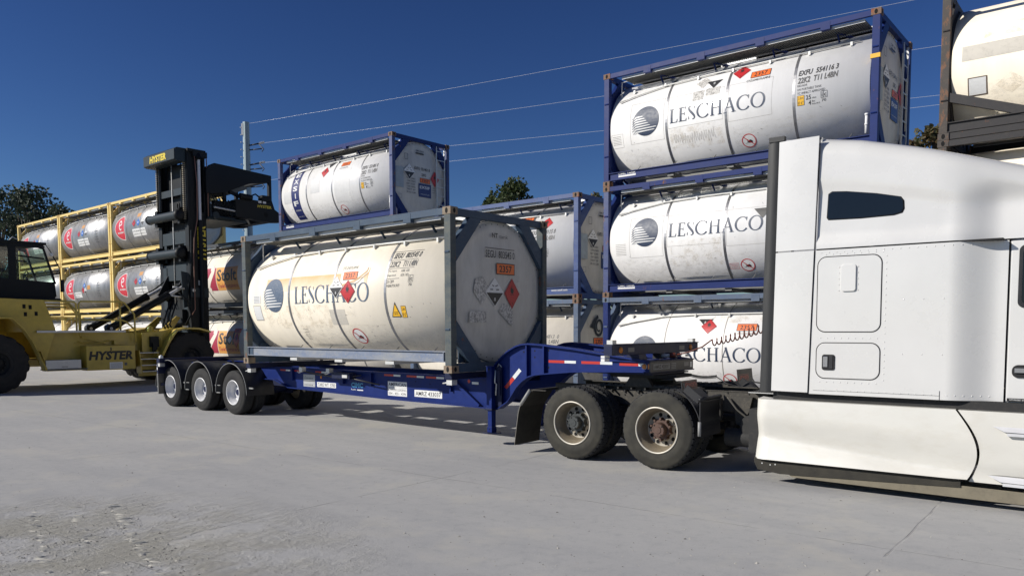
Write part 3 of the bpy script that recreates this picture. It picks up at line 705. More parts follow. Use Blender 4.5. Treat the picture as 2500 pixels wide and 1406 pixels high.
def s_Y(v):
    def leaf(b, S):
        x0, x1 = -5.52, -4.62; pts = []
        for i in range(28):
            a = R(90 + 180 * i / 27); pts.append((x1 - .12 + (x1 - x0 - .12) * math.cos(a), .53 * math.sin(a)))
        pts = pts + [(x1, -.36), (x1, .36)]
        rim = [((x - (x0 + x1) / 2) * 1.07 + (x0 + x1) / 2, y * 1.07) for x, y in pts]
        c = (-4.95, 0)
        n = len(pts); lay(b, S, [c] + rim, [(0, 1 + i, 1 + (i + 1) % n) for i in range(n)], SIGNW, .004); lay(b, S, [c] + pts, [(0, 1 + i, 1 + (i + 1) % n) for i in range(n)], LOGOR, .006)
        e = []
        for i in range(26): a = R(8 + 300 * i / 25); e.append((-4.97 + .125 * math.cos(a), .13 + .20 * math.sin(a)))
        stroke(b, S, e, .055, SIGNW, .0085); stroke(b, S, [(-5.08, .12), (-4.85, .16)], .05, SIGNW, .009); mark(b, S, 'eurotainer', -5.28, -.24, .6, .10, SIGNW, .02, off=.009)
    def pl(b, S):
        if v == 0:
            for i, kd in enumerate(('flame', 'blue', 'corrosive')): diamond(b, S, -3.62 + .42 * i, .12, .17, kd)
            rect(b, S, -3.4, -3.0, .38, .56, flat('ochre_plate', (.55, .25, .05), .5), .005)
            rect(b, S, -3.8, -2.55, -.48, -.14, SIGNW, .004); mark(b, S, 'ETHYLENEDIAMINE MIXTURE', -3.74, -.28, 1.12, .07, INK); mark(b, S, '(DIMETHYL PROPANE-1,2-)', -3.74, -.42, 1.12, .07, INK)
        else:
            diamond(b, S, -3.35, -.08, .17, 'flame'); diamond(b, S, -3.2, .14, .15, 'blue'); diamond(b, S, -3.08, -.12, .17, 'corrosive')
            rect(b, S, -2.85, -2.5, -.06, .14, flat('ochre_plate', (.55, .25, .05), .5), .005); rect(b, S, -4.5, -3.6, -.44, -.16, SIGNW, .004); mark(b, S, 'ETHYLENEDIAMINE', -4.42, -.27, .76, .06, INK); mark(b, S, 'MIXTURE', -4.42, -.40, .5, .06, INK)
    def idb(b, S):
        mark(b, S, 'EURU 187 27', -1.75, .38, .7, .1, INKG, .01)
        for i in range(6): mark(b, S, ('22K2', '25 0000', 'TC IMPACT', 'UN PORT', 'RID ADR', '4 BAR')[i], -1.75, .2 - i * .13, .36, .07, INKG)
        stroke(b, S, [(-2.95, -.85), (-2.85, -.65), (-2.75, -.72), (-2.72, -.92), (-2.8, -1.0)], .03, SIGNW, .005, True)
    return [('leaf_logo', leaf), ('hazard_placard', pl), ('lettering', idb)]
def s_T():
    def wm(b, S): wordmark(b, S, -4.24, -.13, 2.2, .32, NAVYF)
    def pl(b, S):
        unplate(b, S, -2.78, .26, .40, .15); mark(b, S, 'CYCLOHEXYLAMINE', -2.86, .455, .45, .06, INK, shear=.1)
        diamond(b, S, -2.95, .135, .20, 'corrosive', .010); diamond(b, S, -2.61, .05, .205, 'flame', .0125)
    def idb(b, S):
        x = -1.56
        for y, w_ in ((.725, .72), (.555, .66), (.40, .62)): rect(b, S, x, x + w_, y, y + .008, INK)
        mark(b, S, 'SEGU  803545 0', x + .02, .59, .67, .11, INK, .01, shear=.2); mark(b, S, '22K2', x, .43, .24, .105, INK, .01, shear=.14); mark(b, S, 'T11 L4BN', x + .32, .43, .34, .105, INK, .01, shear=.14)
        mark(b, S, 'TC Impact', x, .335, .21, .045, INK); mark(b, S, 'Approved', x, .26, .2, .045, INK); mark(b, S, 'AAR  600', x + .32, .335, .2, .045, INK); mark(b, S, 'ADR / RID', x + .32, .26, .2, .045, INK)
        rect(b, S, x, x + .3, .225, .232, INK); mark(b, S, '25 CBM', x, .155, .17, .05, INK); mark(b, S, '4 BAR M.A.W.P', x, .085, .32, .05, INK); icplate(b, S, x + .53, .16, .11)
    def og(b, S):
        rect(b, S, -5.22, -4.46, .12, .37, GHOST, .003)
        rect(b, S, -4.38, -2.86, .14, .385, GHOST, .003)
        poly(b, S, [(-2.5, .18), (-2.1, .38), (-2.06, .48), (-2.12, .05), (-2.2, .30), (-2.5, .24)], GHOST, .003)
        stroke(b, S, [(-2.85, .15), (-2.4, .25), (-2.14, .40), (-2.12, .47)], [.03, .02, .03, .015], EFALD, .0072)
        stroke(b, S, [(-2.75, .12), (-2.35, .20), (-2.1, .36)], .012, LINE, .0076)
    def sg(b, S):
        poly(b, S, [(-1.50, -.42), (-1.25, -.42), (-1.37, -.16)], INK, .005); poly(b, S, [(-1.472, -.405), (-1.278, -.405), (-1.37, -.20)], SIGNY, .0065)
        for i in range(2): mark(b, S, ('DANGER', 'HEIGHT')[i], -1.42, -.345 - i * .03, .1, .02, INK, off=.008)
        heightplate(b, S, -1.235, -.43, .12, .2)
    def wh(b, S):
        rect(b, S, -5.68, -5.42, -.10, .06, SIGNW, .0035)
        for i in range(5): rect(b, S, -5.66, -5.46, .035 - i * .028, .041 - i * .028, INKG, .0045)
        stroke(b, S, [(-5.70, -.14), (-5.44, -.14), (-5.42, -.44), (-5.68, -.44)], .008, INKG, .004, True); rect(b, S, -5.69, -5.43, -.43, -.15, SIGNW, .0035)
        squiggles(b, S, random.Random(2), 34, -4.6, -.5, -1.05, -.15); squiggles(b, S, random.Random(9), 10, -4.25, -3.95, -.9, -.6, INK)
        rect(b, S, -5.5, -3.2, -.62, -.16, STAIN, .0026); rect(b, S, -3.2, -2.75, -.55, -.26, paint('pale_grey_patch', (.62, .58, .50), .5, .3), .0026); rect(b, S, -4.4, -.5, -1.12, -.55, STAIN2, .0028)
        rect(b, S, -2.75, -2.45, -.40, -.24, STAIN2, .003)
        for i in range(5): mark(b, S, ('max gross', 'tare 8500', 'test 25', 'insp', 'ok')[i], -4.22, -.66 - i * .055, .16 - .01 * i, .03, INKG)
    return [('globe_logo', gl(0, NAVYF)), ('wordmark', wm), ('hazard_placard', pl), ('lettering', idb), ('peeled_logo_edge', og), ('warning_sign', sg), ('no_forklift_sign', lambda b, S: noforks(b, S, -2.60, -.80, .165)), ('scuffs', wh)]
def e_T():
    def f(b, S):
        mark(b, S, 'NT', 1.03, 2.20, .14, .075, INK, .03); mark(b, S, 'tank', 1.21, 2.20, .22, .06, INKG)
        rect(b, S, .86, 1.60, 2.02, 2.03, INK); mark(b, S, 'SEGU  803545 0', .87, 1.87, .73, .12, INK, .004)
    def p(b, S): unplate(b, S, 1.13, 1.60, .47, .19); diamond(b, S, 1.09, 1.30, .23, 'corrosive', ry=.24); diamond(b, S, 1.53, 1.29, .20, 'flame', ry=.26)
    def r_(b, S):
        poly(b, S, [(.58, 1.30), (.78, 1.08), (.98, 1.33), (.80, 1.55), (.62, 1.50)], RESID, .003); poly(b, S, [(1.18, .98), (1.55, .72), (1.56, 1.08), (1.3, 1.13)], RESID, .003); rect(b, S, .48, .88, .80, .98, RESID, .003)
        rect(b, S, 1.4, 1.75, 1.2, 1.6, STAIN2, .0025)
    return [('end_lettering', f), ('hazard_placard', p), ('sticker_residue', r_)]
def s_D():
    def f(b, S):
        stroke(b, S, [(-5.62, -.30), (-5.34, -.30), (-5.34, -.60), (-5.62, -.60)], .02, paint('frame_brown', (.12, .08, .05), .6), .006, True); rect(b, S, -5.61, -5.35, -.59, -.31, SIGNW, .004)
        rect(b, S, -5.72, -4.4, .0, .26, paint('pale_grey_patch', (.62, .58, .50), .5, .3), .003); rect(b, S, -4.38, -3.6, .05, .28, RESID, .003); rect(b, S, -5.4, -3.0, .35, .6, STAIN, .003)
        poly(b, S, [(-5.22, -.48), (-4.98, -.30), (-4.74, -.48), (-4.98, -.66)], STAIN, .003); rect(b, S, -5.4, -1, -1.1, -.4, STAIN2, .003)
    return [('maker_plate', f)]
# ---- place the row along the far side of the yard
def loc(x, y, z=0.0): return (x, y, z)
AW, AY = R(-39.4), R(-40.35)
w3_ = container('white logo tank with readable tank number, topmost in the blue stack behind the truck', (6.846, 14.770, 2 * HC), AW, ST['W3'], s_W3(), e_exfu('EXFU  554116 3'), m_cimc, 'tank containers in the long row')
b = MB(); b.box(-.172, .002, -.002, .06, 1.69, 1.77, SIGNY); b.build('yellow_tape', w3_)
container('white logo tank in worn blue frame, middle one of the stack behind the truck sleeper', (6.846, 14.770, HC), AW, ST['W2'], s_W2(), e_exfu('EXFU  554120 1'), m_cimc, 'tank containers in the long row')
container('white logo tank on the ground behind the fifth wheel and coiled red air line', (6.846, 14.770, 0), AW, ST['W1'], s_W1(), None, None, 'tank containers in the long row', thinseam=True)
MX, MY = 1.637, 19.194
container('white tank in mid blue frame, upper of two right behind the trailer tank end', (MX, MY, HC), R(-39.6), ST['M2'], s_M2(), e_exfu('EXFU  554115 8'), m_exsifcom, 'tank containers in the long row')
container('cream tank with swirl logo on its end, on the ground behind the gooseneck', (MX, MY, 0), R(-39.6), ST['M1'], s_M1(), e_M1(), None, 'tank containers in the long row')
EX, EY = -3.579, 23.741
container('white tank with vertical blue letter banner standing alone above the trailer tank', (EX, EY, 2 * HC), R(-40.25), ST['E3'], s_E3(), e_exfu('EXFU  551401 8'), m_cimc, 'tank containers in the long row')
for z, s_ in ((HC, 'middle'), (0, 'bottom')):
    container('plain ivory tank, %s of the stack under the blue banner tank' % s_, (EX, EY, z), R(-40.25), ST['S'], None, None, None, 'tank containers in the long row')
SX, SY = -8.83, 28.26
for z, s_, lo in ((HC, 'upper', 0), (0, 'lower', 1)):
    container('cream tank with crimson and amber logo beside the black mast, %s of the two' % s_, (SX, SY, z), AY, ST['S'], s_S(lo), None, None, 'tank containers in the long row')
YX, YY = -14.205, 32.851
nm = ['right column beside the mast', 'middle column', 'left column behind the cab']
lv = ['on the ground', 'second level', 'top level']
for i in range(3):
    d = (L + .075) * i
    x, y = YX - d * math.cos(AY), YY - d * math.sin(AY)
    for j in range(3):
        container('%s tank in yellow frame, %s, %s' % ('white' if j == 0 else 'silver', lv[j], nm[i]), (x, y, j * HC), AY, ST['Y1' if j == 0 else 'Y'], None if j == 0 else s_Y(0 if (i == 0 or j == 2) else 1), None, None, 'yellow framed tank containers')
# the dark frames at the right edge
DX, DY = 6.846 + (L + 1.0) * math.cos(AW), 14.770 + (L + 1.0) * math.sin(AW)
for j in range(3):
    container('cream tank in rusty charcoal frame at the right edge, %s' % lv[j], (DX, DY, j * HC), AW, ST['D'], s_D() if j == 2 else None, None, None, 'charcoal framed tank containers')
# trailer tank
TX, TY, TZ = -0.942, 12.121, 1.165
AT = R(-40.5)
container('cream tank in slate blue frame with faded logo, carried on the blue trailer', (TX, TY, TZ), AT, ST['T'], s_T(), e_T(), None)
# end props for the diagonal side struts of the dark frames
# ------------------------------------------------------------------ ground
def ground_mat():
    m, nt, b = newmat('yard_concrete')
    v = coords(nt, world=True)
    big = noise(nt, coords(nt, (0.5, 0.8, 1), world=True), 0.25, 6, 0.6)
    mp = nd(nt, 'ShaderNodeMapping'); mp.inputs['Rotation'].default_value = (0, 0, R(40)); nt.links.new(v, mp.inputs[0])
    st = nd(nt, 'ShaderNodeMapping'); st.inputs['Scale'].default_value = (0.35, 1.6, 1); nt.links.new(mp.outputs[0], st.inputs[0])
    streak = noise(nt, st.outputs[0], 1.1, 8, 0.72)
    fine = noise(nt, v, 55, 6, 0.8); mid = noise(nt, v, 7, 8, 0.75)
    c = mix(nt, ramp(nt, big, 0.3, 0.7), (0.36, 0.36, 0.365), (0.45, 0.445, 0.43))
    c = mix(nt, ramp(nt, streak, 0.38, 0.66, (0, 0, 0, 1), (.7, .7, .7, 1)), c, (0.48, 0.475, 0.455))
    c = mix(nt, ramp(nt, mid, 0.50, 0.74, (0, 0, 0, 1), (.55, .55, .55, 1)), c, (0.29, 0.29, 0.30))
    c = mix(nt, ramp(nt, fine, 0.36, 0.44, (.5, .5, .5, 1), (0, 0, 0, 1)), c, (0.26, 0.255, 0.25))
    # pale dusty band lower left and middle
    dn = noise(nt, v, 0.55, 5, 0.7)
    c = mix(nt, ramp(nt, dn, 0.52, 0.64, (0, 0, 0, 1), (.8, .8, .8, 1)), c, (0.49, 0.475, 0.43))
    # joints
    br = nd(nt, 'ShaderNodeTexBrick'); br.offset = 0; br.inputs['Scale'].default_value = 1; br.inputs['Mortar Size'].default_value = 0.012
    br.inputs['Mortar Smooth'].default_value = 0.3; br.inputs['Brick Width'].default_value = 5.2; br.inputs['Row Height'].default_value = 4.1
    dist = nd(nt, 'ShaderNodeVectorMath', operation='ADD'); nz = nd(nt, 'ShaderNodeTexNoise'); nz.inputs['Scale'].default_value = 1.2; nz.inputs['Detail'].default_value = 6
    sc_ = nd(nt, 'ShaderNodeVectorMath', operation='SCALE'); sc_.inputs['Scale'].default_value = 0.07
    mp2 = nd(nt, 'ShaderNodeMapping'); mp2.inputs['Rotation'].default_value = (0, 0, R(38)); mp2.inputs['Location'].default_value = (1.4, 1.1, 0); nt.links.new(v, mp2.inputs[0])
    nt.links.new(v, nz.inputs['Vector']); nt.links.new(nz.outputs['Color'], sc_.inputs[0]); nt.links.new(mp2.outputs[0], dist.inputs[0]); nt.links.new(sc_.outputs[0], dist.inputs[1])
    nt.links.new(dist.outputs[0], br.inputs['Vector'])
    gate = noise(nt, v, 1.4, 3, .6); jf = nd(nt, 'ShaderNodeMath', operation='MULTIPLY'); nt.links.new(br.outputs['Fac'], jf.inputs[0]); nt.links.new(ramp(nt, gate, .4, .6), jf.inputs[1])
    jm = nd(nt, 'ShaderNodeMath', operation='MULTIPLY'); jm.inputs[1].default_value = 0.6; nt.links.new(jf.outputs[0], jm.inputs[0])
    c = mix(nt, jm.outputs[0], c, (0.26, 0.255, 0.25))
    # tyre tracks pressed in dried mud near the lower left
    tk = nd(nt, 'ShaderNodeMapping'); tk.inputs['Rotation'].default_value = (0, 0, R(-58)); tk.inputs['Location'].default_value = (0, 0, 0); nt.links.new(v, tk.inputs[0])
    wv = nd(nt, 'ShaderNodeTexWave', wave_type='BANDS', bands_direction='Y'); wv.inputs['Scale'].default_value = 2.1; wv.inputs['Distortion'].default_value = 1.2; wv.inputs['Detail'].default_value = 4; wv.inputs['Detail Scale'].default_value = 3
    nt.links.new(tk.outputs[0], wv.inputs['Vector'])
    sp = nd(nt, 'ShaderNodeSeparateXYZ'); nt.links.new(v, sp.inputs[0])
    # mask: distance from a point in the lower left
    di = nd(nt, 'ShaderNodeVectorMath', operation='DISTANCE'); di.inputs[1].default_value = (-4.2, 5.6, 0); nt.links.new(v, di.inputs[0])
    mk = ramp(nt, di.outputs['Value'], 0.0, 1.0)
    mr = nd(nt, 'ShaderNodeMapRange'); mr.inputs['From Min'].default_value = 3.4; mr.inputs['From Max'].default_value = 1.6; nt.links.new(di.outputs['Value'], mr.inputs[0])
    mn = nd(nt, 'ShaderNodeMath', operation='MULTIPLY'); nt.links.new(mr.outputs[0], mn.inputs[0]); nt.links.new(ramp(nt, noise(nt, v, 1.3, 5, .7), .38, .58), mn.inputs[1])
    mudn = noise(nt, tk.outputs[0], 14, 8, 0.8); mud = nd(nt, 'ShaderNodeMath', operation='MULTIPLY'); nt.links.new(mn.outputs[0], mud.inputs[0]); nt.links.new(ramp(nt, mudn, .4, .62), mud.inputs[1])
    c = mix(nt, mn.outputs[0], c, mix(nt, ramp(nt, mudn, .3, .7), (0.44, 0.425, 0.375), (0.53, 0.515, 0.46)))
    nt.links.new(c, b.inputs['Base Color']); b.inputs['Roughness'].default_value = 0.92; b.inputs['Specular IOR Level'].default_value = 0.25
    h1 = nd(nt, 'ShaderNodeMath', operation='MULTIPLY'); nt.links.new(wv.outputs['Fac'], h1.inputs[0]); nt.links.new(mn.outputs[0], h1.inputs[1])
    h2 = nd(nt, 'ShaderNodeMath', operation='MULTIPLY_ADD'); nt.links.new(mud.outputs[0], h2.inputs[0]); h2.inputs[1].default_value = 1.6; nt.links.new(h1.outputs[0], h2.inputs[2])
    h3 = nd(nt, 'ShaderNodeMath', operation='MULTIPLY_ADD'); nt.links.new(fine, h3.inputs[0]); h3.inputs[1].default_value = 0.35; nt.links.new(h2.outputs[0], h3.inputs[2])
    h4 = nd(nt, 'ShaderNodeMath', operation='SUBTRACT'); nt.links.new(h3.outputs[0], h4.inputs[0]); nt.links.new(jf.outputs[0], h4.inputs[1])
    bump(nt, b, h4.outputs[0], 0.8, 0.018)
    return m
g = MB(); g.add([(-2500, -2500, 0), (2500, -2500, 0), (2500, 2500, 0), (-2500, 2500, 0)], [(0, 1, 2, 3)], ground_mat())
go = g.build('ground'); tag(go, kind='structure')
# crumbs of dried mud and small stones
rnd = random.Random(11); st_ = MB(); GRIT = paint('grit', (0.44, 0.42, 0.37), .9, .3); GRITD = paint('grit_dark', (0.22, 0.21, 0.19), .9, .3)
def crumb(x, y, r, m):
    vs = []; 
    for k in range(5):
        a = 2 * math.pi * k / 5 + rnd.random(); vs.append((x + r * math.cos(a) * rnd.uniform(.7, 1.3), y + r * math.sin(a) * rnd.uniform(.7, 1.3), .0005))
    vs.append((x + r * .2 * rnd.uniform(-1, 1), y, r * rnd.uniform(.5, .9)))
    st_.add(vs, [(k, (k + 1) % 5, 5) for k in range(5)], m)
for _ in range(2600):
    y = 4.6 + 11 * rnd.random() ** 1.6; x = (rnd.random() - .5) * 1.35 * y
    crumb(x, y, rnd.uniform(.003, .009) * (1 + (rnd.random() < .05)), GRIT if rnd.random() < .6 else GRITD)
for _ in range(800):
    t_ = rnd.gauss(0, 1.1); n_ = rnd.gauss(0, .16) + rnd.choice((-1.1, -.6, -.1, .45, 1.0))
    x = -3.9 + t_ * .55 + n_ * .83; y = 5.9 - t_ * .83 + n_ * .55
    if y > 4: crumb(x, y, rnd.uniform(.004, .016), GRIT if rnd.random() < .75 else GRITD)
tag(st_.build('gravel'), kind='stuff')
# low mud ridges left by tyre lugs
rg = MB(); MUD = paint('dried_mud', (0.50, 0.48, 0.42), .95, .3, (.38, .36, .31), dscale=20)
for row in range(7):
    for i in range(46):
        if rnd.random() < .45: continue
        t_ = -2.2 + i * .085 + rnd.uniform(-.02, .02); n_ = -1.2 + row * .36 + rnd.uniform(-.04, .04)
        x = -3.9 + t_ * .55 + n_ * .83; y = 5.9 - t_ * .83 + n_ * .55; a = rnd.uniform(-.2, .5); l = rnd.uniform(.03, .08); ww = rnd.uniform(.008, .018); hh = rnd.uniform(.006, .016)
        dx, dy = math.cos(a) * l, math.sin(a) * l; px, py = -math.sin(a) * ww, math.cos(a) * ww
        if y > 4: rg.add([(x - dx, y - dy, 0), (x + dx, y + dy, 0), (x + dx * .3 + px, y + dy * .3 + py, 0), (x - dx * .3 + px, y - dy * .3 + py, 0), (x - dx * .4, y - dy * .4, hh), (x + dx * .4, y + dy * .4, hh * .8), (x - px, y - py, 0)],
            [(0, 4, 3), (3, 4, 5, 2), (2, 5, 1), (0, 6, 4), (4, 6, 5), (5, 6, 1)], MUD)
tag(rg.build('mud_tracks'), kind='stuff')
# ------------------------------------------------------------------ utility pole with davit arms and wires
PX, PY = -11.85 * 1.3, 35.37 * 1.3
POLE = paint('pole_steel', (0.34, 0.42, 0.44), .5, .4, (.18, .2, .2), metal=.2, dscale=9)
def pole_h(py): return CAM_H + (801 - py) / 1896 * PY * 1.0
pt = thing('utility_pole', 'tall grey green metal power pole rising behind the mast attachment', 'utility pole', (PX, PY, 0), 0)
b = MB(); ztop = pole_h(308)
b.lathe([(0, .30), (ztop, .185), (ztop, .0001)], (0, 0, 0), (0, 0, 1), POLE, 12, smooth=False); b.build('shaft', pt)
b = MB(); 
for i in range(34): z = 4 + i * .35; 
for i in range(30):
    z = 3.0 + i * .42
    if z < ztop - .2: b.cyl((-.22, -.12, z), (-.29, -.16, z), .03, SIGNW, 6)
b.build('step_bolt', pt)
b = MB(); b.box(-.23, -.12, -.16, -.05, ztop - .75, ztop - .1, SIGNW); b.build('number_board', pt)
AD = Vector((.985, -.17, 0)).normalized()   # arm direction (towards the right)
arms = [pole_h(362) , pole_h(408), pole_h(450)]
wire_dir = Vector((1.0, -0.52, 0.0)).normalized()
for z in arms:
    b = MB(); a0 = AD * .2; e = AD * .95
    b.tube([a0 + Vector((0, 0, z - .02)), AD * .75 + Vector((0, 0, z + .06))], .045, FR_S, 8)
    b.tube([a0 + Vector((0, 0, z - .28)), AD * .95 + Vector((0, 0, z - .24))], .035, FR_S, 8)
    b.tube([AD * .75 + Vector((0, 0, z + .06)), AD * 1.08 + Vector((0, 0, z - .28)), AD * .95 + Vector((0, 0, z - .40))], .03, FR_S, 6)
    b.build('davit_arm', pt)
    b = MB()
    for k in range(5): q = AD * (.80 + .07 * k) + Vector((0, 0, z + .07 + .01 * k)); b.lathe([(0, .03), (.02, .075), (.04, .03)], q, AD, SIGNW, 10)
    b.build('insulator', pt)
WIRE = flat('wire_aluminium', (0.75, 0.78, 0.82), 0.35, 0.2)
def wire(p0, px, py, dist, sag, label):
    """from the pole to a point that far away along the line of the photo"""
    x = (px - 1250) / 1896 * dist; z = CAM_H + (801 - py) / 1896 * dist; p0 = Vector(p0); p1 = Vector((x, dist, z)); pts = []
    far = p0 + (p1 - p0) * 1.6
    for i in range(33):
        t = i / 32; q = p0.lerp(far, t); q.z -= sag * 4 * t * (1 - t); pts.append(q)
    b = MB(); b.tube(pts, .0055, WIRE, 5); o = b.build('power_line'); tag(o, label, 'power line', 'power lines to the pole')
E2 = Vector((PX, PY, 0)) + AD * 1.0
wire((PX, PY, ztop - .1), 2300, -10, 30, .35, 'topmost thin power line rising from the pole tip to the upper right')
wire((E2.x, E2.y, arms[0] + .08), 2290, 117, 30, .25, 'second power line from the pole passing behind the top logo tank')
wire((E2.x, E2.y, arms[1] + .08), 2290, 233, 30, .25, 'third power line, leaving the pole at the middle arm')
wire((E2.x, E2.y, arms[2] + .08), 2290, 255, 30, .25, 'lowest power line, leaving the pole at the bottom arm')
# ------------------------------------------------------------------ trees
def leafmat(name, c1, c2, c3_):
    m, nt, b = newmat(name)
    n = noise(nt, coords(nt, rnd=False, world=True), 0.9, 3); n2 = noise(nt, coords(nt, rnd=False, world=True), 9, 3)
    c = mix(nt, ramp(nt, n, .35, .65), c1, c2); c = mix(nt, ramp(nt, n2, .55, .72), c, c3_)
    nt.links.new(c, b.inputs['Base Color']); b.inputs['Roughness'].default_value = .6
    tr = nd(nt, 'ShaderNodeBsdfTranslucent'); nt.links.new(c, tr.inputs[0]); mx = nd(nt, 'ShaderNodeMixShader'); mx.inputs[0].default_value = .25
    out = [x for x in nt.nodes if x.type == 'OUTPUT_MATERIAL'][0]; nt.links.new(b.outputs[0], mx.inputs[1]); nt.links.new(tr.outputs[0], mx.inputs[2]); nt.links.new(mx.outputs[0], out.inputs[0])
    return m
LF_A = leafmat('leaf_dark', (.035, .055, .03), (.06, .085, .05), (.10, .085, .05))
LF_B = leafmat('leaf_green', (.03, .055, .02), (.07, .10, .03), (.16, .10, .03))
LF_C = leafmat('leaf_russet', (.10, .07, .03), (.06, .08, .03), (.22, .09, .03))
BARK = paint('bark', (.10, .08, .06), .9, .4, bumpy=.5)
def tree(label, x, y, h, r, seed, lf, clumps=26, leaves=170, base=.42, group='trees beyond the stacks'):
    rn = random.Random(seed); t = thing('broadleaf_tree', label, 'tree', (x, y, 0), rn.uniform(0, 6), group)
    b = MB(); top = Vector((rn.uniform(-.3, .3), rn.uniform(-.3, .3), h * .8))
    b.tube([(0, 0, 0), (0.05, 0, h * .2), tuple(top * .5), tuple(top)], [h * .035, h * .026, h * .018, h * .005], BARK, 10)
    cs = []
    for i in range(clumps):
        a = rn.uniform(0, 2 * math.pi); zf = base + (1 - base) * rn.random() ** .8; rr = r * math.sqrt(max(.03, 1 - ((zf - base) / (1 - base)) ** 3.2)) * rn.random() ** .5
        c = Vector((rr * math.cos(a), rr * math.sin(a), h * zf * .95)); cs.append((c, r * rn.uniform(.20, .38)))
        s0 = top * rn.uniform(.4, .8); b.tube([s0, (s0 + c) / 2 + Vector((0, 0, -.2)), c], [h * .011, h * .007, h * .002], BARK, 5)
    b.build('trunk', t)
    b = MB()
    for c, cr in cs:
        for k in range(leaves):
            d = Vector((rn.gauss(0, 1), rn.gauss(0, 1), rn.gauss(0, .75))).normalized() * cr * rn.uniform(.35, 1.12) ** .7
            p = c + d; s_ = h * .0075 * rn.uniform(.7, 1.6); u = Vector((rn.gauss(0, 1), rn.gauss(0, 1), rn.gauss(0, 1))).normalized(); v = u.cross(Vector((rn.gauss(0, 1), rn.gauss(0, 1), rn.gauss(0, 1)))).normalized()
            b.add([p - u * s_, p + v * s_ * .8, p + u * s_ * 1.2, p - v * s_ * .8], [(0, 1, 2, 3)], lf)
    b.build('crown', t)
def tp(px, dist): return ((px - 1250) / 1896 * dist, dist)
def th(py, dist): return CAM_H + (801 - py) / 1896 * dist
D0 = 62
for lab, px, py, dist, r, sd_, lf, cl, bs in (
    ('tall dark tree cut by the left edge, left of the wide crowned one', 2, 462, 58, 2.6, 1, LF_A, 34, .3),
    ('wide airy crowned tree above the yellow stack at the left', 92, 458, 62, 2.9, 2, LF_A, 30, .35),
    ('lower dark bushy tree just above the top yellow rail', 158, 495, 60, 1.9, 3, LF_A, 22, .3),
    ('dark tree filling the gap between the two tall left trees', 48, 520, 66, 2.6, 4, LF_A, 26, .3),
    ('round green tree topped over the blue rail right of centre', 1250, 449, 60, 2.3, 5, LF_B, 44, .55),
    ('small green tree left of the round one over the blue rail', 1203, 470, 62, 1.1, 6, LF_B, 26, .6),
    ('russet tinted shrub tree right of the round green one', 1300, 478, 64, 1.1, 7, LF_C, 14, .5),
    ('bit of treetop between the middle and the tall blue stacks', 1462, 468, 60, 1.3, 8, LF_C, 16, .5),
    ('sunlit russet treetops in the gap left of the charcoal frames', 2262, 322, 40, 1.9, 9, LF_C, 30, .4),
    ('tree crown tucked lower in the gap left of the charcoal frames', 2230, 345, 42, 1.4, 10, LF_C, 18, .4)):
    x, y = tp(px, dist); tree(lab, x, y, th(py, dist) * 1.02, r, sd_, lf, cl, 170, bs)
# ------------------------------------------------------------------ wheels (local: axis along +y, outer face at y = 0)
def rubber_mat(name, c, dust):
    m, nt, b = newmat(name); v = coords(nt)
    n = noise(nt, v, 5, 7, .7); n2 = noise(nt, v, 40, 4, .7)
    cc = mix(nt, ramp(nt, n, .35, .68), c, dust); cc = mix(nt, ramp(nt, n2, .3, .7, (0, 0, 0, 1), (.35, .35, .35, 1)), cc, tuple(x * .6 for x in c))
    nt.links.new(cc, b.inputs['Base Color']); b.inputs['Roughness'].default_value = .78; b.inputs['Specular IOR Level'].default_value = .35
    bump(nt, b, n2, .25, .003); return m
TYRE_S = rubber_mat('tyre_sidewall', (.026, .025, .022), (.060, .056, .043))
TYRE_T = rubber_mat('tyre_tread', (.016, .017, .02), (.034, .034, .034))
TYRE_B = rubber_mat('tyre_black', (.018, .018, .019), (.034, .032, .03))
RUBBER = rubber_mat('rubber_flap', (.028, .026, .022), (.055, .05, .038))
RIM_D = paint('rim_brake_dust', (.24, .20, .14), .5, .5, (.10, .08, .055), metal=.15, dscale=6)
RIM_W = paint('rim_white', (.72, .68, .58), .45, .3, (.35, .3, .22), dscale=5)
RIM_G = paint('rim_disc_grey', (.36, .33, .27), .5, .5, (.16, .13, .10), dscale=7)
RIM_L = paint('rim_lip', (.60, .56, .48), .4, .2, (.3, .26, .2), metal=.3)
SILV = paint('rim_silver', (.66, .66, .67), .38, .10, (.36, .34, .30), metal=.15)
HUBR = paint('hub_rusty', (.11, .065, .05), .55, .5, (.05, .035, .03), metal=.3, dscale=9)
HUBG = paint('hub_grease', (.07, .075, .075), .4, .5, (.03, .03, .03), metal=.4, dscale=9)
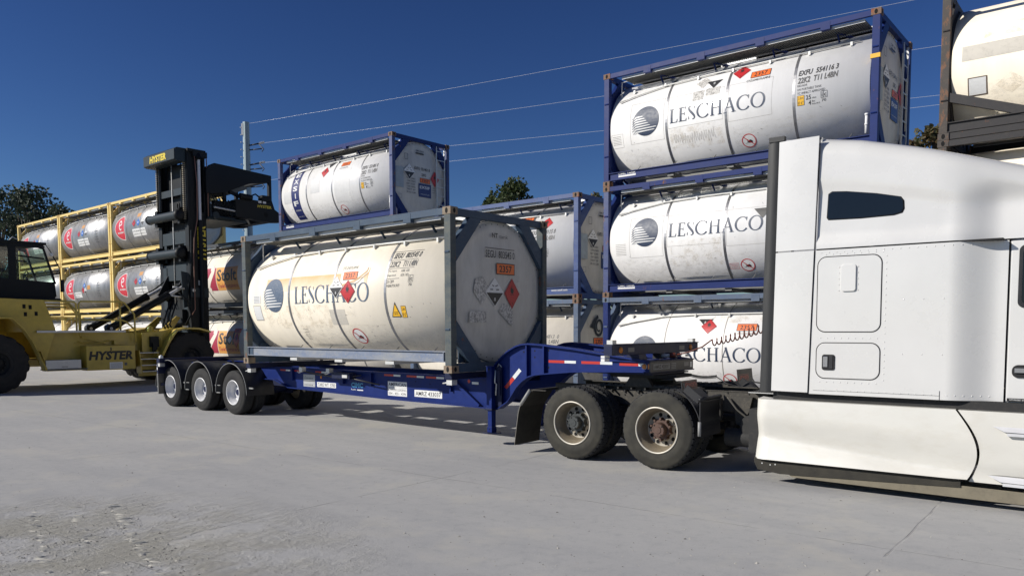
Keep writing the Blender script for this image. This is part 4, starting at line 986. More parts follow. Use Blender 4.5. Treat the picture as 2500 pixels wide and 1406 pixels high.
def tyre(b, r, w, rim, drive, side, tread, n=240):
    prof = [(w * .22, rim - .012, 0), (.012, rim + .004, 0), (.006, rim + .02, 0), (0.0, rim + (r - rim) * .38, 0), (.002, rim + (r - rim) * .52, 0), (.006, rim + (r - rim) * .56, 0), (.008, rim + (r - rim) * .78, 0), (.016, r - .028, 0), (.022, r - .022, 0), (.030, r - .008, 1)]
    cols = 15 if drive else 21
    for i in range(cols): 
        f = i / (cols - 1); y = .036 + (w - .072) * f; crown = .006 * (2 * f - 1) ** 2
        prof.append((y, r - crown, 2 + i))
    prof += [(w - h, rr, -1) for h, rr, q in prof[:10][::-1]]
    vs = []; P = len(prof)
    for k in range(n):
        a = 2 * math.pi * k / n
        for (y, rr, q) in prof:
            d = 0
            if q >= 2:
                i = q - 2
                if drive:
                    zig = 1 if (k // 4) % 2 else 0
                    if i in (3 + zig, 7 + zig - (1 if zig else 0), 11 - zig): d = .018
                    if i in (0, 1, 2, cols - 1, cols - 2, cols - 3) and k % 6 == 0: d = .018
                    if i not in (0, 1, 2, cols - 1, cols - 2, cols - 3) and (k + 2 * i) % 8 == 0: d = .016
                elif i in (3, 4, 8, 9, 12, 13, 17, 18) : d = .011 if i in (3, 8, 12, 17) else .006
            elif q == 1 and drive and k % 6 == 0: d = .014
            vs.append(((rr - d) * math.cos(a), y, (rr - d) * math.sin(a)))
    ms = []
    fs1 = []; fs2 = []
    for k in range(n):
        j = (k + 1) % n
        for i in range(P - 1):
            (fs2 if 8 <= i <= P - 10 else fs1).append((k * P + i, k * P + i + 1, j * P + i + 1, j * P + i))
    b.add(vs, fs1, side, True)
    b.add(vs, fs2, tread, not drive)
def wheel(parent, key, kind, u, v, z, r=.525, w=.27, rim=.297, flip=False, inner=False, hub=None, spin=0.0):
    """one wheel = tyre + rim (+ hub); flip: outer face looks to +y"""
    e = bpy.data.objects.new('wheel', None); col.objects.link(e); e.parent = parent; e.location = (u, v, z); e.rotation_euler = (0, spin, 0) if not flip else (math.pi, spin, 0)
    drive = kind == 'drive'
    def mk():
        b = MB(); tyre(b, r, w, rim, drive, TYRE_S if drive else TYRE_B, TYRE_T); return b.mesh('tyre')
    link('tyre', cached(('tyre', key), mk), e)
    if inner:
        def mki():
            b = MB(); b.lathe([(.02, rim), (.05, rim - .02), (.18, rim - .03), (.18, .10), (.18, .0001)], (0, 0, 0), (0, 1, 0), RIM_D, 36); return b.mesh('rim')
        link('rim', cached(('irim', key), mki), e); return e
    def mkr():
        b = MB()
        A, D_, Lp = (RIM_D, RIM_G, RIM_L) if drive else (SILV, SILV, SILV)
        q = .045 if drive else 0
        b.lathe([(.002, rim + .012), (-.006, rim + .006), (-.006, rim - .004), (.004, rim - .010)], (0, 0, 0), (0, 1, 0), Lp, 64)
        b.lathe([(.004, rim - .010), (.03, rim - .016), (.045, rim - .034), (.11 + q, rim - .05), (.155 + q, rim - .07)], (0, 0, 0), (0, 1, 0), A, 64)
        b.lathe([(.155 + q, rim - .07), (.162 + q, rim - .085), (.160 + q, .17), (.148 + q, .155), (.142 + q, .14)], (0, 0, 0), (0, 1, 0), D_ if drive else A, 64)
        b.lathe([(.142 + q, .14), (.142 + q, .0001)], (0, 0, 0), (0, 1, 0), D_ if drive else A, 48, smooth=False)
        nh = 10 if drive else 5
        for i in range(nh):
            a = 2 * math.pi * i / nh + .2; c = Vector((math.cos(a), 0, math.sin(a))) * .192
            b.cyl(c + Vector((0, .157 + q, 0)), c + Vector((0, .1585 + q, 0)), .027 if drive else .022, HOLE, 18)
            if drive: b.lathe([(.158 + q, .027), (.155 + q, .031), (.158 + q, .034)], c, (0, 1, 0), RIM_G, 18)
        return b.mesh('rim')
    link('rim', cached(('rim', key), mkr), e)
    def mkh():
        H_ = hub or HUBG; b = MB()
        if drive:
            b.lathe([(.187, .135), (.118, .128), (.118, .098), (.05, .092), (.038, .085), (.038, .05), (.030, .045), (.030, .0001)], (0, 0, 0), (0, 1, 0), H_, 40, smooth=False)
            for i in range(10): a = 2 * math.pi * i / 10; b.cyl((math.cos(a) * .142, .105, math.sin(a) * .142), (math.cos(a) * .142, .187, math.sin(a) * .142), .016, H_, 6)
            for i in range(8): a = 2 * math.pi * i / 8 + .2; b.cyl((math.cos(a) * .078, .035, math.sin(a) * .078), (math.cos(a) * .078, .055, math.sin(a) * .078), .011, HOLE if i % 2 else H_, 6)
        else:
            b.lathe([(.142, .10), (.138, .095), (.136, .0001)], (0, 0, 0), (0, 1, 0), SILV, 32)
        return b.mesh('hub')
    link('hub', cached(('hub', key, hub.name if hub else ''), mkh), e)
    return e
# ------------------------------------------------------------------ container chassis trailer
TB = paint('trailer_blue', (.005, .020, .14), .42, .25, (.03, .035, .05), spec=.22, dscale=4)
TBD = paint('trailer_navy', (.008, .013, .050), .45, .25, (.04, .04, .05), spec=.3)
BLKP = paint('black_plastic', (.016, .016, .018), .42, .35, (.06, .055, .05))
TAPR = flat('tape_red', (.50, .03, .02), .35); TAPW = flat('tape_white', (.72, .75, .74), .35)
AMB = flat('lamp_amber', (.65, .22, .03), .25)
TL = thing('container_trailer', 'blue skeletal container trailer with curved gooseneck and three black fendered axles', 'trailer', (TX - .09 * math.cos(AT) - .10 * math.sin(AT), TY - .09 * math.sin(AT) + .10 * math.cos(AT), 0), AT)
CENT = WD / 2
top = [(.20, 1.06), (.40, 1.30), (.52, 1.41), (.64, 1.493), (.808, 1.573), (.93, 1.604), (1.054, 1.615), (1.30, 1.602), (1.904, 1.551), (2.612, 1.463), (3.205, 1.392)]
bot = [(.20, .575), (.428, .589), (.643, .72), (.74, .84), (.827, .956), (.94, 1.055), (1.057, 1.125), (1.20, 1.165), (1.907, 1.234), (2.612, 1.261), (3.205, 1.273)]
def off(pl, d): return [(x, z + d) for x, z in pl]
for near in (True, False):
    m_ = (lambda a, b_: (a, b_)) if near else (lambda a, b_: (WD - b_, WD - a))
    b = MB(); y0, y1 = m_(.655, .668); b.strip(top, bot, 'y', y0, y1, TB)
    y0, y1 = m_(.585, .735); b.strip(off(top, .022), top, 'y', y0, y1, TB); b.strip(bot, off(bot, -.018), 'y', y0, y1, TB)
    for u_ in (1.02, 1.36):
        z1 = 1.60 if u_ < 1.2 else 1.595; z0 = 1.12 if u_ < 1.2 else 1.18; y0, y1 = m_(.595, .655); b.box(u_ - .012, u_ + .012, y0, y1, z0, z1, TB)
    for (x, z) in ((.93, 1.50), (1.15, 1.42), (1.42, 1.53), (1.42, 1.27), (.98, 1.18), (1.15, 1.52)):
        y0, y1 = m_(.6535, .655); b.cyl((x, y0, z), (x, y1, z), .014, HOLE, 10)
    g_ = b.build('gooseneck_beam', TL)
    # main beam
    mt = [(-10.05, 1.05), (-5.7, 1.05), (-5.45, 1.05), (-2.4, 1.05), (.2, 1.05)]; mbt = [(-10.05, .80), (-5.95, .80), (-5.45, .655), (-2.4, .597), (.2, .585)]
    b = MB(); y0, y1 = m_(.655, .668); b.strip(mt, mbt, 'y', y0, y1, TB); y0, y1 = m_(.585, .735)
    b.strip(off(mt, .02), mt, 'y', y0, y1, TB); b.strip(mbt, off(mbt, -.018), 'y', y0, y1, TB)
    for x in (-5.3, -3.6, -2.75, -1.9, -.65):
        y0, y1 = m_(.600, .655)
        if x not in (-1.9,): b.box(x - .008, x + .008, y0, y1, .80, 1.05, TB)
    for i in range(14): 
        y0, y1 = m_(.653, .6545); b.cyl((-4.9 + i * .37, y0, .90 + .03 * (i % 2)), (-4.9 + i * .37, y1, .90 + .03 * (i % 2)), .012, HOLE, 8)
    mb_ = b.build('main_beam', TL)
    if near: NB, GB = mb_, g_
# cross members, bolsters
b = MB()
for x in (-9.4, -8.7, -7.9, -7.2, -6.4, -5.5, -4.6, -3.7, -2.8, -1.9, -1.0, -.2): b.box(x, x + .09, .67, WD - .67, .80, .96, TBD)
for x, z in ((1.0, 1.2), (1.9, 1.3), (2.5, 1.3)): b.box(x, x + .06, .67, WD - .67, z, z + .2, TBD)
b.build('cross_member', TL)
for x0, x1, z0, z1, nmx in ((-.17, -.01, 1.06, 1.16, 'bolster'), (-6.05, -5.89, 1.06, 1.16, 'bolster'), (-10.08, -9.93, 1.06, 1.165, 'bolster')):
    b = MB(); b.box(x0, x1, .0, WD, z0, z1, TBD); o_ = b.build(nmx, TL, bevel=.006)
    for y in (.02, WD - .14):
        b = MB(); b.box(x0 + .02, x1 - .02, y, y + .12, z0 - .09, z0 - .01, GALV); b.tube([(x0 - .08, y + .02, z0 - .07), (x0 + .05, y + .02, z0 - .05)], .012, GALV, 6)
        if x0 < -9: b.lathe([(0, .05), (.05, .05), (.07, .03), (.09, .0001)], (x0 + .07, y + .06, z1), (0, 0, 1), SIGNW, 10)
        b.build('twist_lock', o_)
fb = MB(); fb.box(2.86, 2.99, 0.0, WD, 1.50, 1.64, TBD); fb.box(2.84, 3.01, .0, WD, 1.64, 1.652, TBD)
fbo = fb.build('front_bolster', TL, bevel=.004)
for y in (.02, WD - .16):
    b = MB(); b.box(2.88, 2.97, y + .02, y + .12, 1.652, 1.705, GALV)
    b.box(2.80, 2.86, y, y + .12, 1.42, 1.455, SIGNW); b.box(2.80, 2.86, y, y + .12, 1.465, 1.495, SIGNW); b.build('twist_lock', fbo)
for y in (.21, WD - .25):
    b = MB(); b.lathe([(0, .042), (.012, .042), (.014, .030), (.022, .026), (.026, .0001)], (2.99, y, 1.572), (1, 0, 0), AMB, 16); b.build('marker_lamp', fbo)
b = MB(); S = End(2.991)
for y in (.40, WD - .6): rect(b, S, y, y + .16, 1.54, 1.60, paint('reflector_dull', (.12, .12, .13), .4), .001)
b.build('reflector', fbo)
b = MB()
for y in (.62, WD - .82): b.prism([(2.80, 1.42), (3.05, 1.40), (3.02, 1.50), (2.84, 1.50)], 'y', y, y + .2, TBD)
b.box(2.55, 3.1, .62, WD - .62, 1.395, 1.41, TB)
for y in (.9, 1.5): b.prism([(2.55, 1.43), (2.85, 1.41), (2.80, 1.52), (2.62, 1.54)], 'y', y, y + .015, TB)
b.build('bolster_pedestal', TL)
# front plate with number
PLATE = paint('plate_charcoal', (.045, .047, .055), .4, .3, (.10, .10, .10))
b = MB(); b.box(3.205, 3.222, .60, WD - .60, 1.262, 1.40, PLATE); b.box(3.15, 3.235, .585, WD - .585, 1.40, 1.415, TBD); b.box(3.15, 3.235, .585, WD - .585, 1.248, 1.262, TBD); fpl = b.build('front_plate', TL)
b = MB(); S = End(3.223); DULL = flat('dull_silver', (.22, .22, .22), .5); rect(b, S, .68, 1.14, 1.29, 1.37, DULL, .001); mark(b, S, 'AMRZ 433037', .70, 1.305, .42, .05, INK, .01, off=.002)
for i in range(4): rect(b, S, 1.18, 1.32, 1.285 + i * .024, 1.30 + i * .024, DULL, .001)
rect(b, S, 1.56, 1.70, 1.31, 1.37, DULL, .001); rect(b, S, 1.74, 1.80, 1.29, 1.37, TAPW, .001); b.build('plate_lettering', fpl)
b = MB(); b.lathe([(0, .034), (.015, .034), (.018, .024), (.024, .0001)], (3.10, .655, 1.335), (0, -1, 0), AMB, 18); b.lathe([(0, .042), (.008, .042), (.010, .034)], (3.10, .655, 1.335), (0, -1, 0), GALV, 18); b.build('marker_lamp', TL)
b = MB(); b.box(3.155, 3.195, .648, .654, 1.30, 1.37, AMB); b.build('side_reflector', TL)
# kingpin plate
b = MB(); b.box(1.9, 3.2, .70, WD - .70, 1.215, 1.235, TBD); b.lathe([(0, .045), (-.09, .045)], (2.75, CENT, 1.215), (0, 0, 1), GALV, 16); b.build('coupler_plate', TL)
# landing legs
for y, s in ((.50, 1), (WD - .63, -1)):
    lg = MB(); lg.box(.275, .385, y, y + .13, .56, 1.255, TB); lg.box(.265, .395, y - .01, y + .14, 1.255, 1.267, TB); lg.box(.262, .398, y - .013, y + .143, .555, .585, TBD)
    lg.cyl((.33, y - .006, 1.21), (.33, y, 1.21), .022, TBD, 8); go_ = lg.build('landing_leg', TL, bevel=.004)
    lo_ = MB(); lo_.box(.288, .372, y + .015, y + .115, .29, .56, TB); lo_.box(.280, .380, y + .007, y + .123, .20, .29, TB); lo_.cyl((.33, y + .004, .25), (.33, y + .007, .25), .010, HOLE, 8); lo_.build('lower_leg', go_, bevel=.003)
    ft = MB(); cx, cy = .33, y + .065; ft.prism([(cx - .16, cy - .05), (cx - .05, cy - .15), (cx + .05, cy - .15), (cx + .16, cy - .05), (cx + .16, cy + .05), (cx + .05, cy + .15), (cx - .05, cy + .15), (cx - .16, cy + .05)], 'z', .185, .20, TBD); ft.build('foot_pad', go_)
b = MB(); b.box(.30, .36, .63, WD - .63, .98, 1.06, TBD); b.bar((-.62, .60, 1.03), (.02, .60, .60), .05, .03, TB, up=(0, 1, 0)); b.bar((-.62, WD - .60, 1.03), (.02, WD - .60, .60), .05, .03, TB, up=(0, 1, 0))
b.box(.20, .52, .588, .60, .62, 1.25, TBD); b.box(.40, .50, .57, .588, .80, 1.20, TBD)
b.tube([(.42, .56, 1.20), (.42, .54, 1.0), (.44, .56, .98), (.43, .55, .80)], .012, GALV, 6)
b.tube([(.39, .62, 1.22), (.44, .62, 1.30), (.5, .62, 1.25)], .010, GALV, 6); b.build('leg_bracket', TL)
# signs and tapes on the beam
S = Side(.655); b = MB()
rect(b, S, -4.97, -4.57, .69, .94, flat('plate_grey', (.42, .43, .44), .5), .002); rect(b, S, -4.97, -4.57, .80, .815, INK, .003)
for i in range(6): rect(b, S, -4.93 + i * .05, -4.90 + i * .05, .86, .875, INK, .0032); rect(b, S, -4.93 + i * .05, -4.90 + i * .05, .72, .735, INK, .0032)
rect(b, S, -4.50, -3.88, .70, .80, SIGNW, .002); mark(b, S, 'TARE WT. 5700', -4.47, .715, .56, .07, INK, off=.003)
b.build('weight_plate', NB)
b = MB(); LB = flat('maker_blue', (.05, .28, .5), .4); mark(b, S, 'CIMC', -3.40, .745, .36, .095, LB, .05, off=.002); rect(b, S, -3.22, -3.04, .69, .71, SIGNW, .002); mark(b, S, 'Reefer', -3.40, .69, .15, .03, SIGNW, off=.002); b.build('maker_mark', NB)
b = MB(); rect(b, S, -2.32, -1.80, .645, .905, SIGNW, .002); rect(b, S, -2.32, -1.80, .80, .805, INKG, .0025); mark(b, S, 'AMERICAN', -2.30, .825, .48, .062, INK, .015, off=.003); mark(b, S, 'CHASSIS LEASING', -2.30, .735, .48, .045, INKG, off=.003); mark(b, S, '504 - 455 - 4396', -2.30, .665, .48, .045, INK, off=.003); b.build('owner_sign', NB)
b = MB(); rect(b, S, -1.60, -.90, .662, .785, SIGNW, .002); mark(b, S, 'AMRZ 433037', -1.57, .685, .64, .075, INK, .008, off=.003); b.build('fleet_number', NB)
b = MB()
for x in (-2.42, -1.80, -1.30): rect(b, S, x, x + .26, 1.00, 1.035, TAPR, .002); rect(b, S, x + .262, x + .45, 1.00, 1.035, TAPW, .002)
for x in (-5.8, -5.3, -4.55): rect(b, S, x, x + .2, .985, 1.015, TAPR, .002); rect(b, S, x + .2, x + .36, .985, 1.015, TAPW, .002)
disc(b, S, -.26, .99, .03, .03, TAPR, .002, 12); rect(b, S, -.19, -.04, .945, .985, TAPW, .002)
b.build('reflective_tape', NB)
b = MB()
for x, x1 in ((1.42, 1.72), (2.03, 2.36), (2.69, 3.0)): 
    rect(b, S, x, x1, 1.345 if x < 2.5 else 1.337, 1.385 if x < 2.5 else 1.377, TAPR, .002); rect(b, S, x1 + .002, x1 + .21 if x < 2.5 else x1 + .1, 1.345 if x < 2.5 else 1.337, 1.385 if x < 2.5 else 1.377, TAPW, .002)
poly(b, S, [(.52, .93), (.575, .90), (.74, 1.06), (.69, 1.10)], TAPR, .002); poly(b, S, [(.692, 1.102), (.742, 1.062), (.88, 1.20), (.83, 1.24)], TAPW, .002)
b.build('reflective_tape', GB)
b = MB(); b.lathe([(0, .03), (.012, .03), (.015, .02), (.02, .0001)], (-4.36, .655, .90), (0, -1, 0), AMB, 14); b.build('marker_lamp', NB)
# hoses and brackets under the deck
b = MB()
for x in (-4.75, -3.85):
    b.box(x, x + .10, .40, .50, 1.02, 1.10, GALV); b.tube([(x + .05, .45, 1.02), (x - .12, .48, .98), (x - .2, .50, 1.0)], .012, GALV, 6)
b.tube([(-4.8, .50, 1.02), (-4.2, .48, .96), (-3.2, .5, .93), (-2.4, .52, .84)], .014, BLKP, 6); b.tube([(-4.3, .52, 1.0), (-3.6, .5, .90), (-2.9, .5, 1.0)], .010, BLKP, 6)
b.box(-3.7, -3.15, .42, .58, .92, 1.03, TBD); b.box(-3.35, -3.2, .40, .42, .94, 1.0, GALV); b.build('air_line_and_lock', TL)
# suspension and axles
b = MB()
for x in (-9.80, -8.35, -6.94):
    b.cyl((x, .3, .485), (x, WD - .3, .485), .065, TBD, 14)
    for y in (.85, WD - .95): b.prism([(x - .55, .60), (x - .45, .80), (x - .30, .80), (x + .2, .50), (x + .2, .40), (x - .2, .42)], 'y', y, y + .1, TBD)
    for y in (.78, WD - .92): b.cyl((x - .02, y + .07, .56), (x - .02, y + .07, .78), .11, BLKP, 16)
    b.box(x - .05, x + .05, .82, .90, .40, .56, TBD)
b.build('axle_and_suspension', TL)
tf = random.Random(4)
for x in (-9.80, -8.35, -6.94):
    wheel(TL, 'trail', 'rib', x, .19, .485, .485, .25, .262, spin=tf.uniform(0, 6)); wheel(TL, 'trail', 'rib', x, .475, .485, .485, .25, .262, inner=True)
    wheel(TL, 'trail', 'rib', x, WD - .19, .485, .485, .25, .262, flip=True, spin=tf.uniform(0, 6)); wheel(TL, 'trail', 'rib', x, WD - .475, .485, .485, .25, .262, flip=True, inner=True)
FEDGE = flat('fender_edge', (.28, .28, .27), .5)
for x in (-9.78, -8.33, -6.92):
    for y0, y1 in ((.13, .80), (WD - .80, WD - .13)):
        b = MB(); b.lathe([(0, .640), (0, .632), (y1 - y0, .632), (y1 - y0, .640), (0, .640)], (x, y0, .49), (0, 1, 0), BLKP, 40, ang=(R(-184), R(4)))
        ye = y0 if y0 < 1 else y1
        b.tube([(x + .638 * math.cos(R(-2 + 184 * i / 40)), ye, .49 + .638 * math.sin(R(-2 + 184 * i / 40))) for i in range(41)], .008, FEDGE, 6)
        b.box(x + .628, x + .80, y0 + .05, y0 + .08, .60, .63, FEDGE); b.box(x - .64, x - .48, y0 + .01, y0 + .03, .455, .475, FEDGE); b.box(x - .64, x - .48, y0 + .02, y0 + .04, .62, .635, FEDGE)
        b.build('fender', TL)
b = MB(); b.box(-10.12, -10.06, .02, WD - .02, .80, 1.05, TBD); b.box(-10.14, -10.08, .1, WD - .1, .50, .56, TBD)
for y in (.9, WD - .96): b.box(-10.12, -10.06, y, y + .06, .52, .85, TBD)
b.build('rear_frame', TL)
for y in (.04, WD - .64): b = MB(); b.box(-10.13, -10.12, y, y + .6, .30, .82, paint('flap_grey', (.10, .095, .085), .8, .3)); b.box(-10.135, -10.11, y - .006, y + .004, .30, .82, FEDGE); b.build('mudflap', TL)
b = MB(); rect(b, Side(.018), -10.12, -10.06, .84, .98, TBD, .001); disc(b, Side(.018), -10.09, .92, .02, .04, SIGNW, .002, 12); b.build('badge', TL)
# ------------------------------------------------------------------ tractor unit (local: x forward, y away from the camera, z up)
TW = paint('truck_white', (.655, .65, .63), .24, .0, coat=.5, dscale=.5)
TWS = paint('skirt_white', (.68, .665, .61), .3, .3, (.50, .45, .35), coat=.3, dscale=1.6, streak=(.7, .7, 1.6))
EXT = paint('extender_rubber', (.018, .019, .020), .5, .55, (.055, .055, .05), streak=(3, 3, .3), dscale=3)
GLS = flat('tinted_glass', (.008, .011, .016), .06); GLS.node_tree.nodes['Principled BSDF'].inputs['Specular IOR Level'].default_value = .35
GAP = flat('panel_gap', (.012, .012, .013), .8)
CHS = paint('chassis_grime', (.060, .056, .048), .75, .75, (.16, .14, .11), dscale=6, bumpy=.3)
CHD = paint('chassis_dark', (.022, .022, .022), .7, .5, (.07, .06, .05), dscale=6)
CHROME = flat('chrome', (.75, .75, .76), .12, 1.0)
K = thing('tractor_truck', 'white sleeper cab tractor truck with side skirts, coupled to the blue trailer', 'truck', (1.895, 10.144, 0), R(-38))
def sm(t): t = max(0, min(1, t)); return t * t * (3 - 2 * t)
RT = [(1.45, 4.085), (2.02, 4.01), (2.42, 3.94), (2.99, 3.785), (3.34, 3.675), (3.94, 3.49), (4.6, 3.25), (5.25, 2.98)]
def rtop(u):
    for (a, za), (c, zc) in zip(RT, RT[1:]):
        if u <= c: return za + (zc - za) * (u - a) / (c - a)
    return RT[-1][1]
def sidev(u, z):
    v = .015
    if u > 3.36: v += .155 * sm((u - 3.34) / .44) * (1 - .85 * sm((z - 3.1) / .3))
    if z > 2.75:
        v += .02 * (z - 2.75) + .10 * sm((u - 3.15) / .8) * sm((z - 2.75) / .6)
        rec = sm((z - 2.83) / .07) * sm((rtop(u) - .50 + .05 * (u - 2) - z) / .09) * sm((u - 1.90) / .05) * sm((3.62 - u) / .4)
        v += .028 * rec
    return v
def grid(b, us, zs, f, m, smooth=True, flipf=False):
    vs = [f(u, z) for u in us for z in zs]; n = len(zs)
    fs = [(i * n + j, i * n + j + 1, (i + 1) * n + j + 1, (i + 1) * n + j) for i in range(len(us) - 1) for j in range(n - 1)]
    b.add(vs, fs, m, smooth)
def lin(a, c, n): return [a + (c - a) * i / (n - 1) for i in range(n)]
# lower sleeper box
U1 = lin(1.945, 3.84, 60)
b = MB()
for mir in (0, 1):
    fy = (lambda v: v) if not mir else (lambda v: WD - v)
    grid(b, U1, lin(1.105, 2.742, 14), lambda u, z: (u, fy(sidev(u, z)), z), TW)
b.box(1.94, 1.945, .02, WD - .02, 1.105, 2.742, TW); b.box(1.99, 3.8, .3, WD - .3, 1.08, 1.10, CHD)
slb = b.build('sleeper_side', K)
# roof fairing: side up to the rounded edge and over the crown
b = MB()
def sect(u):
    zt = rtop(u); pts = []
    for z in lin(2.758, zt - .19, 16): pts.append((sidev(u, z), z))
    v0 = sidev(u, zt - .19)
    for i in range(1, 9): a = R(90 * i / 8); pts.append((v0 + .21 * (1 - math.cos(a)), zt - .19 + .20 * math.sin(a)))
    for i in range(1, 7): t = i / 6; vv = v0 + .21 + (1.219 - v0 - .21) * t; pts.append((vv, zt + .01 + .09 * math.sin(t * math.pi / 2)))
    return pts
UR = lin(1.99, 4.0, 54)
for mir in (0, 1):
    rows = [[(u, (v if not mir else WD - v), z) for v, z in sect(u)] for u in UR]; n = len(rows[0])
    b.add([p for r_ in rows for p in r_], [(i * n + j, i * n + j + 1, (i + 1) * n + j + 1, (i + 1) * n + j) for i in range(len(UR) - 1) for j in range(n - 1)], TW, True)
rf = b.build('roof_fairing', K)
b = MB(); b.strip([(1.99, 2.758), (3.3, 2.758), (3.8, 2.758)], [(1.99, 2.742), (3.3, 2.742), (3.8, 2.742)], 'y', .03, WD - .03, GAP); b.build('panel_seam', K)
b = MB(); b.box(2.0, 2.005, .1, WD - .1, 2.75, 4.02, TW); b.build('rear_wall', K)
# side extenders
for mir in (0, 1):
    fy = (lambda v: v) if not mir else (lambda v: WD - v)
    for z0, z1, nm_ in ((1.12, 2.742, 'lower_extender'), (2.758, 4.02, 'upper_extender')):
        b = MB()
        def ue(z): return 1.50 + .045 * (z - 1.1) / 3
        def uf(z): return 1.935 + .075 * (z - 1.1) / 3
        zs = lin(z0, z1, 14)
        zz = lambda z, u: z
        def capz(u, z):
            return min(z, rtop(u) + .01)
        grid(b, lin(0, 1, 8), zs, lambda t, z: (ue(z) + (uf(z) - .006 - ue(z)) * t, fy(-.004 + .03 * (1 - t) ** 2), z), TW)
        grid(b, lin(0, 1, 8), zs, lambda t, z: (ue(z) + (uf(z) - .006 - ue(z)) * t, fy(.010 + .03 * (1 - t) ** 2), z), TW)
        for e in (0, 1): b.add([(ue(z) if e == 0 else uf(z) - .006, fy(q), z) for z in (z0, z1) for q in (.026 if e == 0 else -.004, .04 if e == 0 else .010)], [(0, 1, 3, 2)], TW)
        b.add([(ue(z1), fy(.026), z1), (ue(z1), fy(.04), z1), (uf(z1) - .006, fy(.010), z1), (uf(z1) - .006, fy(-.004), z1)], [(0, 1, 2, 3)], TW)
        b.build(nm_, K)
    b = MB(); zs = lin(1.10, 4.03, 20)
    grid(b, lin(0, 1, 5), zs, lambda t, z: (1.355 + .055 * (z - 1.1) / 3 + (.148 + .0 * z) * t, fy(.045 + .018 * math.sin(t * math.pi) * -1), z), EXT)
    grid(b, lin(0, 1, 5), zs, lambda t, z: (1.355 + .055 * (z - 1.1) / 3 + .148 * t, fy(.075), z), EXT)
    b.add([(1.355 + .055 * (z - 1.1) / 3, fy(q), z) for z in zs for q in (.045, .075)], [(2 * i, 2 * i + 1, 2 * i + 3, 2 * i + 2) for i in range(19)], EXT)
    b.box(1.42, 1.60, min(fy(.02), fy(.09)), max(fy(.02), fy(.09)), 4.03, 4.085, EXT)
    b.build('extender_edge', K)
# roof trailing edge
b = MB(); 
for mir in (0, 1):
    rows = [[(u, (v if not mir else WD - v), z) for v, z in sect(u)[15:]] for u in lin(1.56, 1.985, 8)]; n = len(rows[0])
    b.add([p for r_ in rows for p in r_], [(i * n + j, i * n + j + 1, (i + 1) * n + j + 1, (i + 1) * n + j) for i in range(7) for j in range(n - 1)], TW, True)
b.build('roof_extender', K)
# dark vertical seam between extender and sleeper
b = MB(); b.add([(1.929, .0115, 1.12), (1.940, .0115, 1.12), (2.014, .0115, 4.0), (2.003, .0115, 4.0)], [(0, 1, 2, 3)], GAP); b.build('seam_shadow_strip', K)
# window
def rrect(x0, x1, z0, z1, r, n=6):
    P = []
    for cx, cz, a0 in ((x1 - r, z1 - r, 0), (x0 + r, z1 - r, 90), (x0 + r, z0 + r, 180), (x1 - r, z0 + r, 270)):
        for i in range(n + 1): a = R(a0 + 90 * i / n); P.append((cx + r * math.cos(a), cz + r * math.sin(a)))
    return P
class Skin:
    step = None
    def __init__(s, o): s.o = o
    def __call__(s, x, y, o): return (x, sidev(x, y) - s.o - o, y)
SK = Skin(0)
def loft_window(pts, m, off):
    b = MB(); b.add([(x, .060 - off, z) for x, z in pts], [tuple(range(len(pts)))], m); return b
wpts = [(2.10, 3.11), (2.12, 3.085), (2.45, 3.075), (2.78, 3.080), (2.86, 3.10), (2.878, 3.14), (2.872, 3.22), (2.84, 3.262), (2.60, 3.320), (2.30, 3.372), (2.15, 3.385), (2.11, 3.36)]
wpts2 = [(2.485 + (x - 2.485) * 1.035, 3.22 + (z - 3.22) * 1.07) for x, z in wpts]
b = MB()
for i in range(len(wpts)):
    j = (i + 1) % len(wpts)
    b.add([(wpts2[i][0], sidev(*wpts2[i]) - .001, wpts2[i][1]), (wpts2[j][0], sidev(*wpts2[j]) - .001, wpts2[j][1]), (wpts[j][0], .034, wpts[j][1]), (wpts[i][0], .034, wpts[i][1])], [(0, 1, 2, 3)], GAP)
b.add([(x, .033, z) for x, z in wpts], [tuple(range(len(wpts)))], GLS); b.build('sleeper_window', K)
# hatches
def hatch(name, x0, x1, z0, z1, r):
    b = MB(); yb = .015; o = rrect(x0, x1, z0, z1, r); i1 = rrect(x0 + .010, x1 - .010, z0 + .010, z1 - .010, r - .008)
    n = len(o)
    lay(b, Side(yb), o + i1, [(k, (k + 1) % n, n + (k + 1) % n, n + k) for k in range(n)], GAP, .002)
    b.add([(x, yb - .007, z) for x, z in i1] + [(x, yb - .001, z) for x, z in i1], [tuple(range(n))] + [(k, (k + 1) % n, n + (k + 1) % n, n + k) for k in range(n)], TW)
    return b.build(name, K, bevel=.003)
h1 = hatch('access_hatch', 2.008, 2.697, 1.812, 2.668, .10); h2 = hatch('luggage_hatch', 2.012, 2.700, 1.285, 1.700, .10)
b = MB(); v_ = rrect(2.272, 2.430, 2.27, 2.565, .03); n = len(v_); b.add([(x, -.012, z) for x, z in v_] + [(x, .008, z) for x, z in v_], [tuple(range(n))] + [(k, (k + 1) % n, n + (k + 1) % n, n + k) for k in range(n)], TW); b.build('vent_cover', h1, bevel=.004)
b = MB(); v_ = rrect(2.085, 2.225, 1.385, 1.562, .025); n = len(v_); b.add([(x, -.002, z) for x, z in v_] + [(x, .008, z) for x, z in v_], [tuple(range(n))] + [(k, (k + 1) % n, n + (k + 1) % n, n + k) for k in range(n)], GAP)
b.box(2.10, 2.15, -.012, -.003, 1.42, 1.54, CHROME); b.box(2.165, 2.205, -.008, -.003, 1.40, 1.55, BLKP); b.build('hatch_handle', h2, bevel=.003)
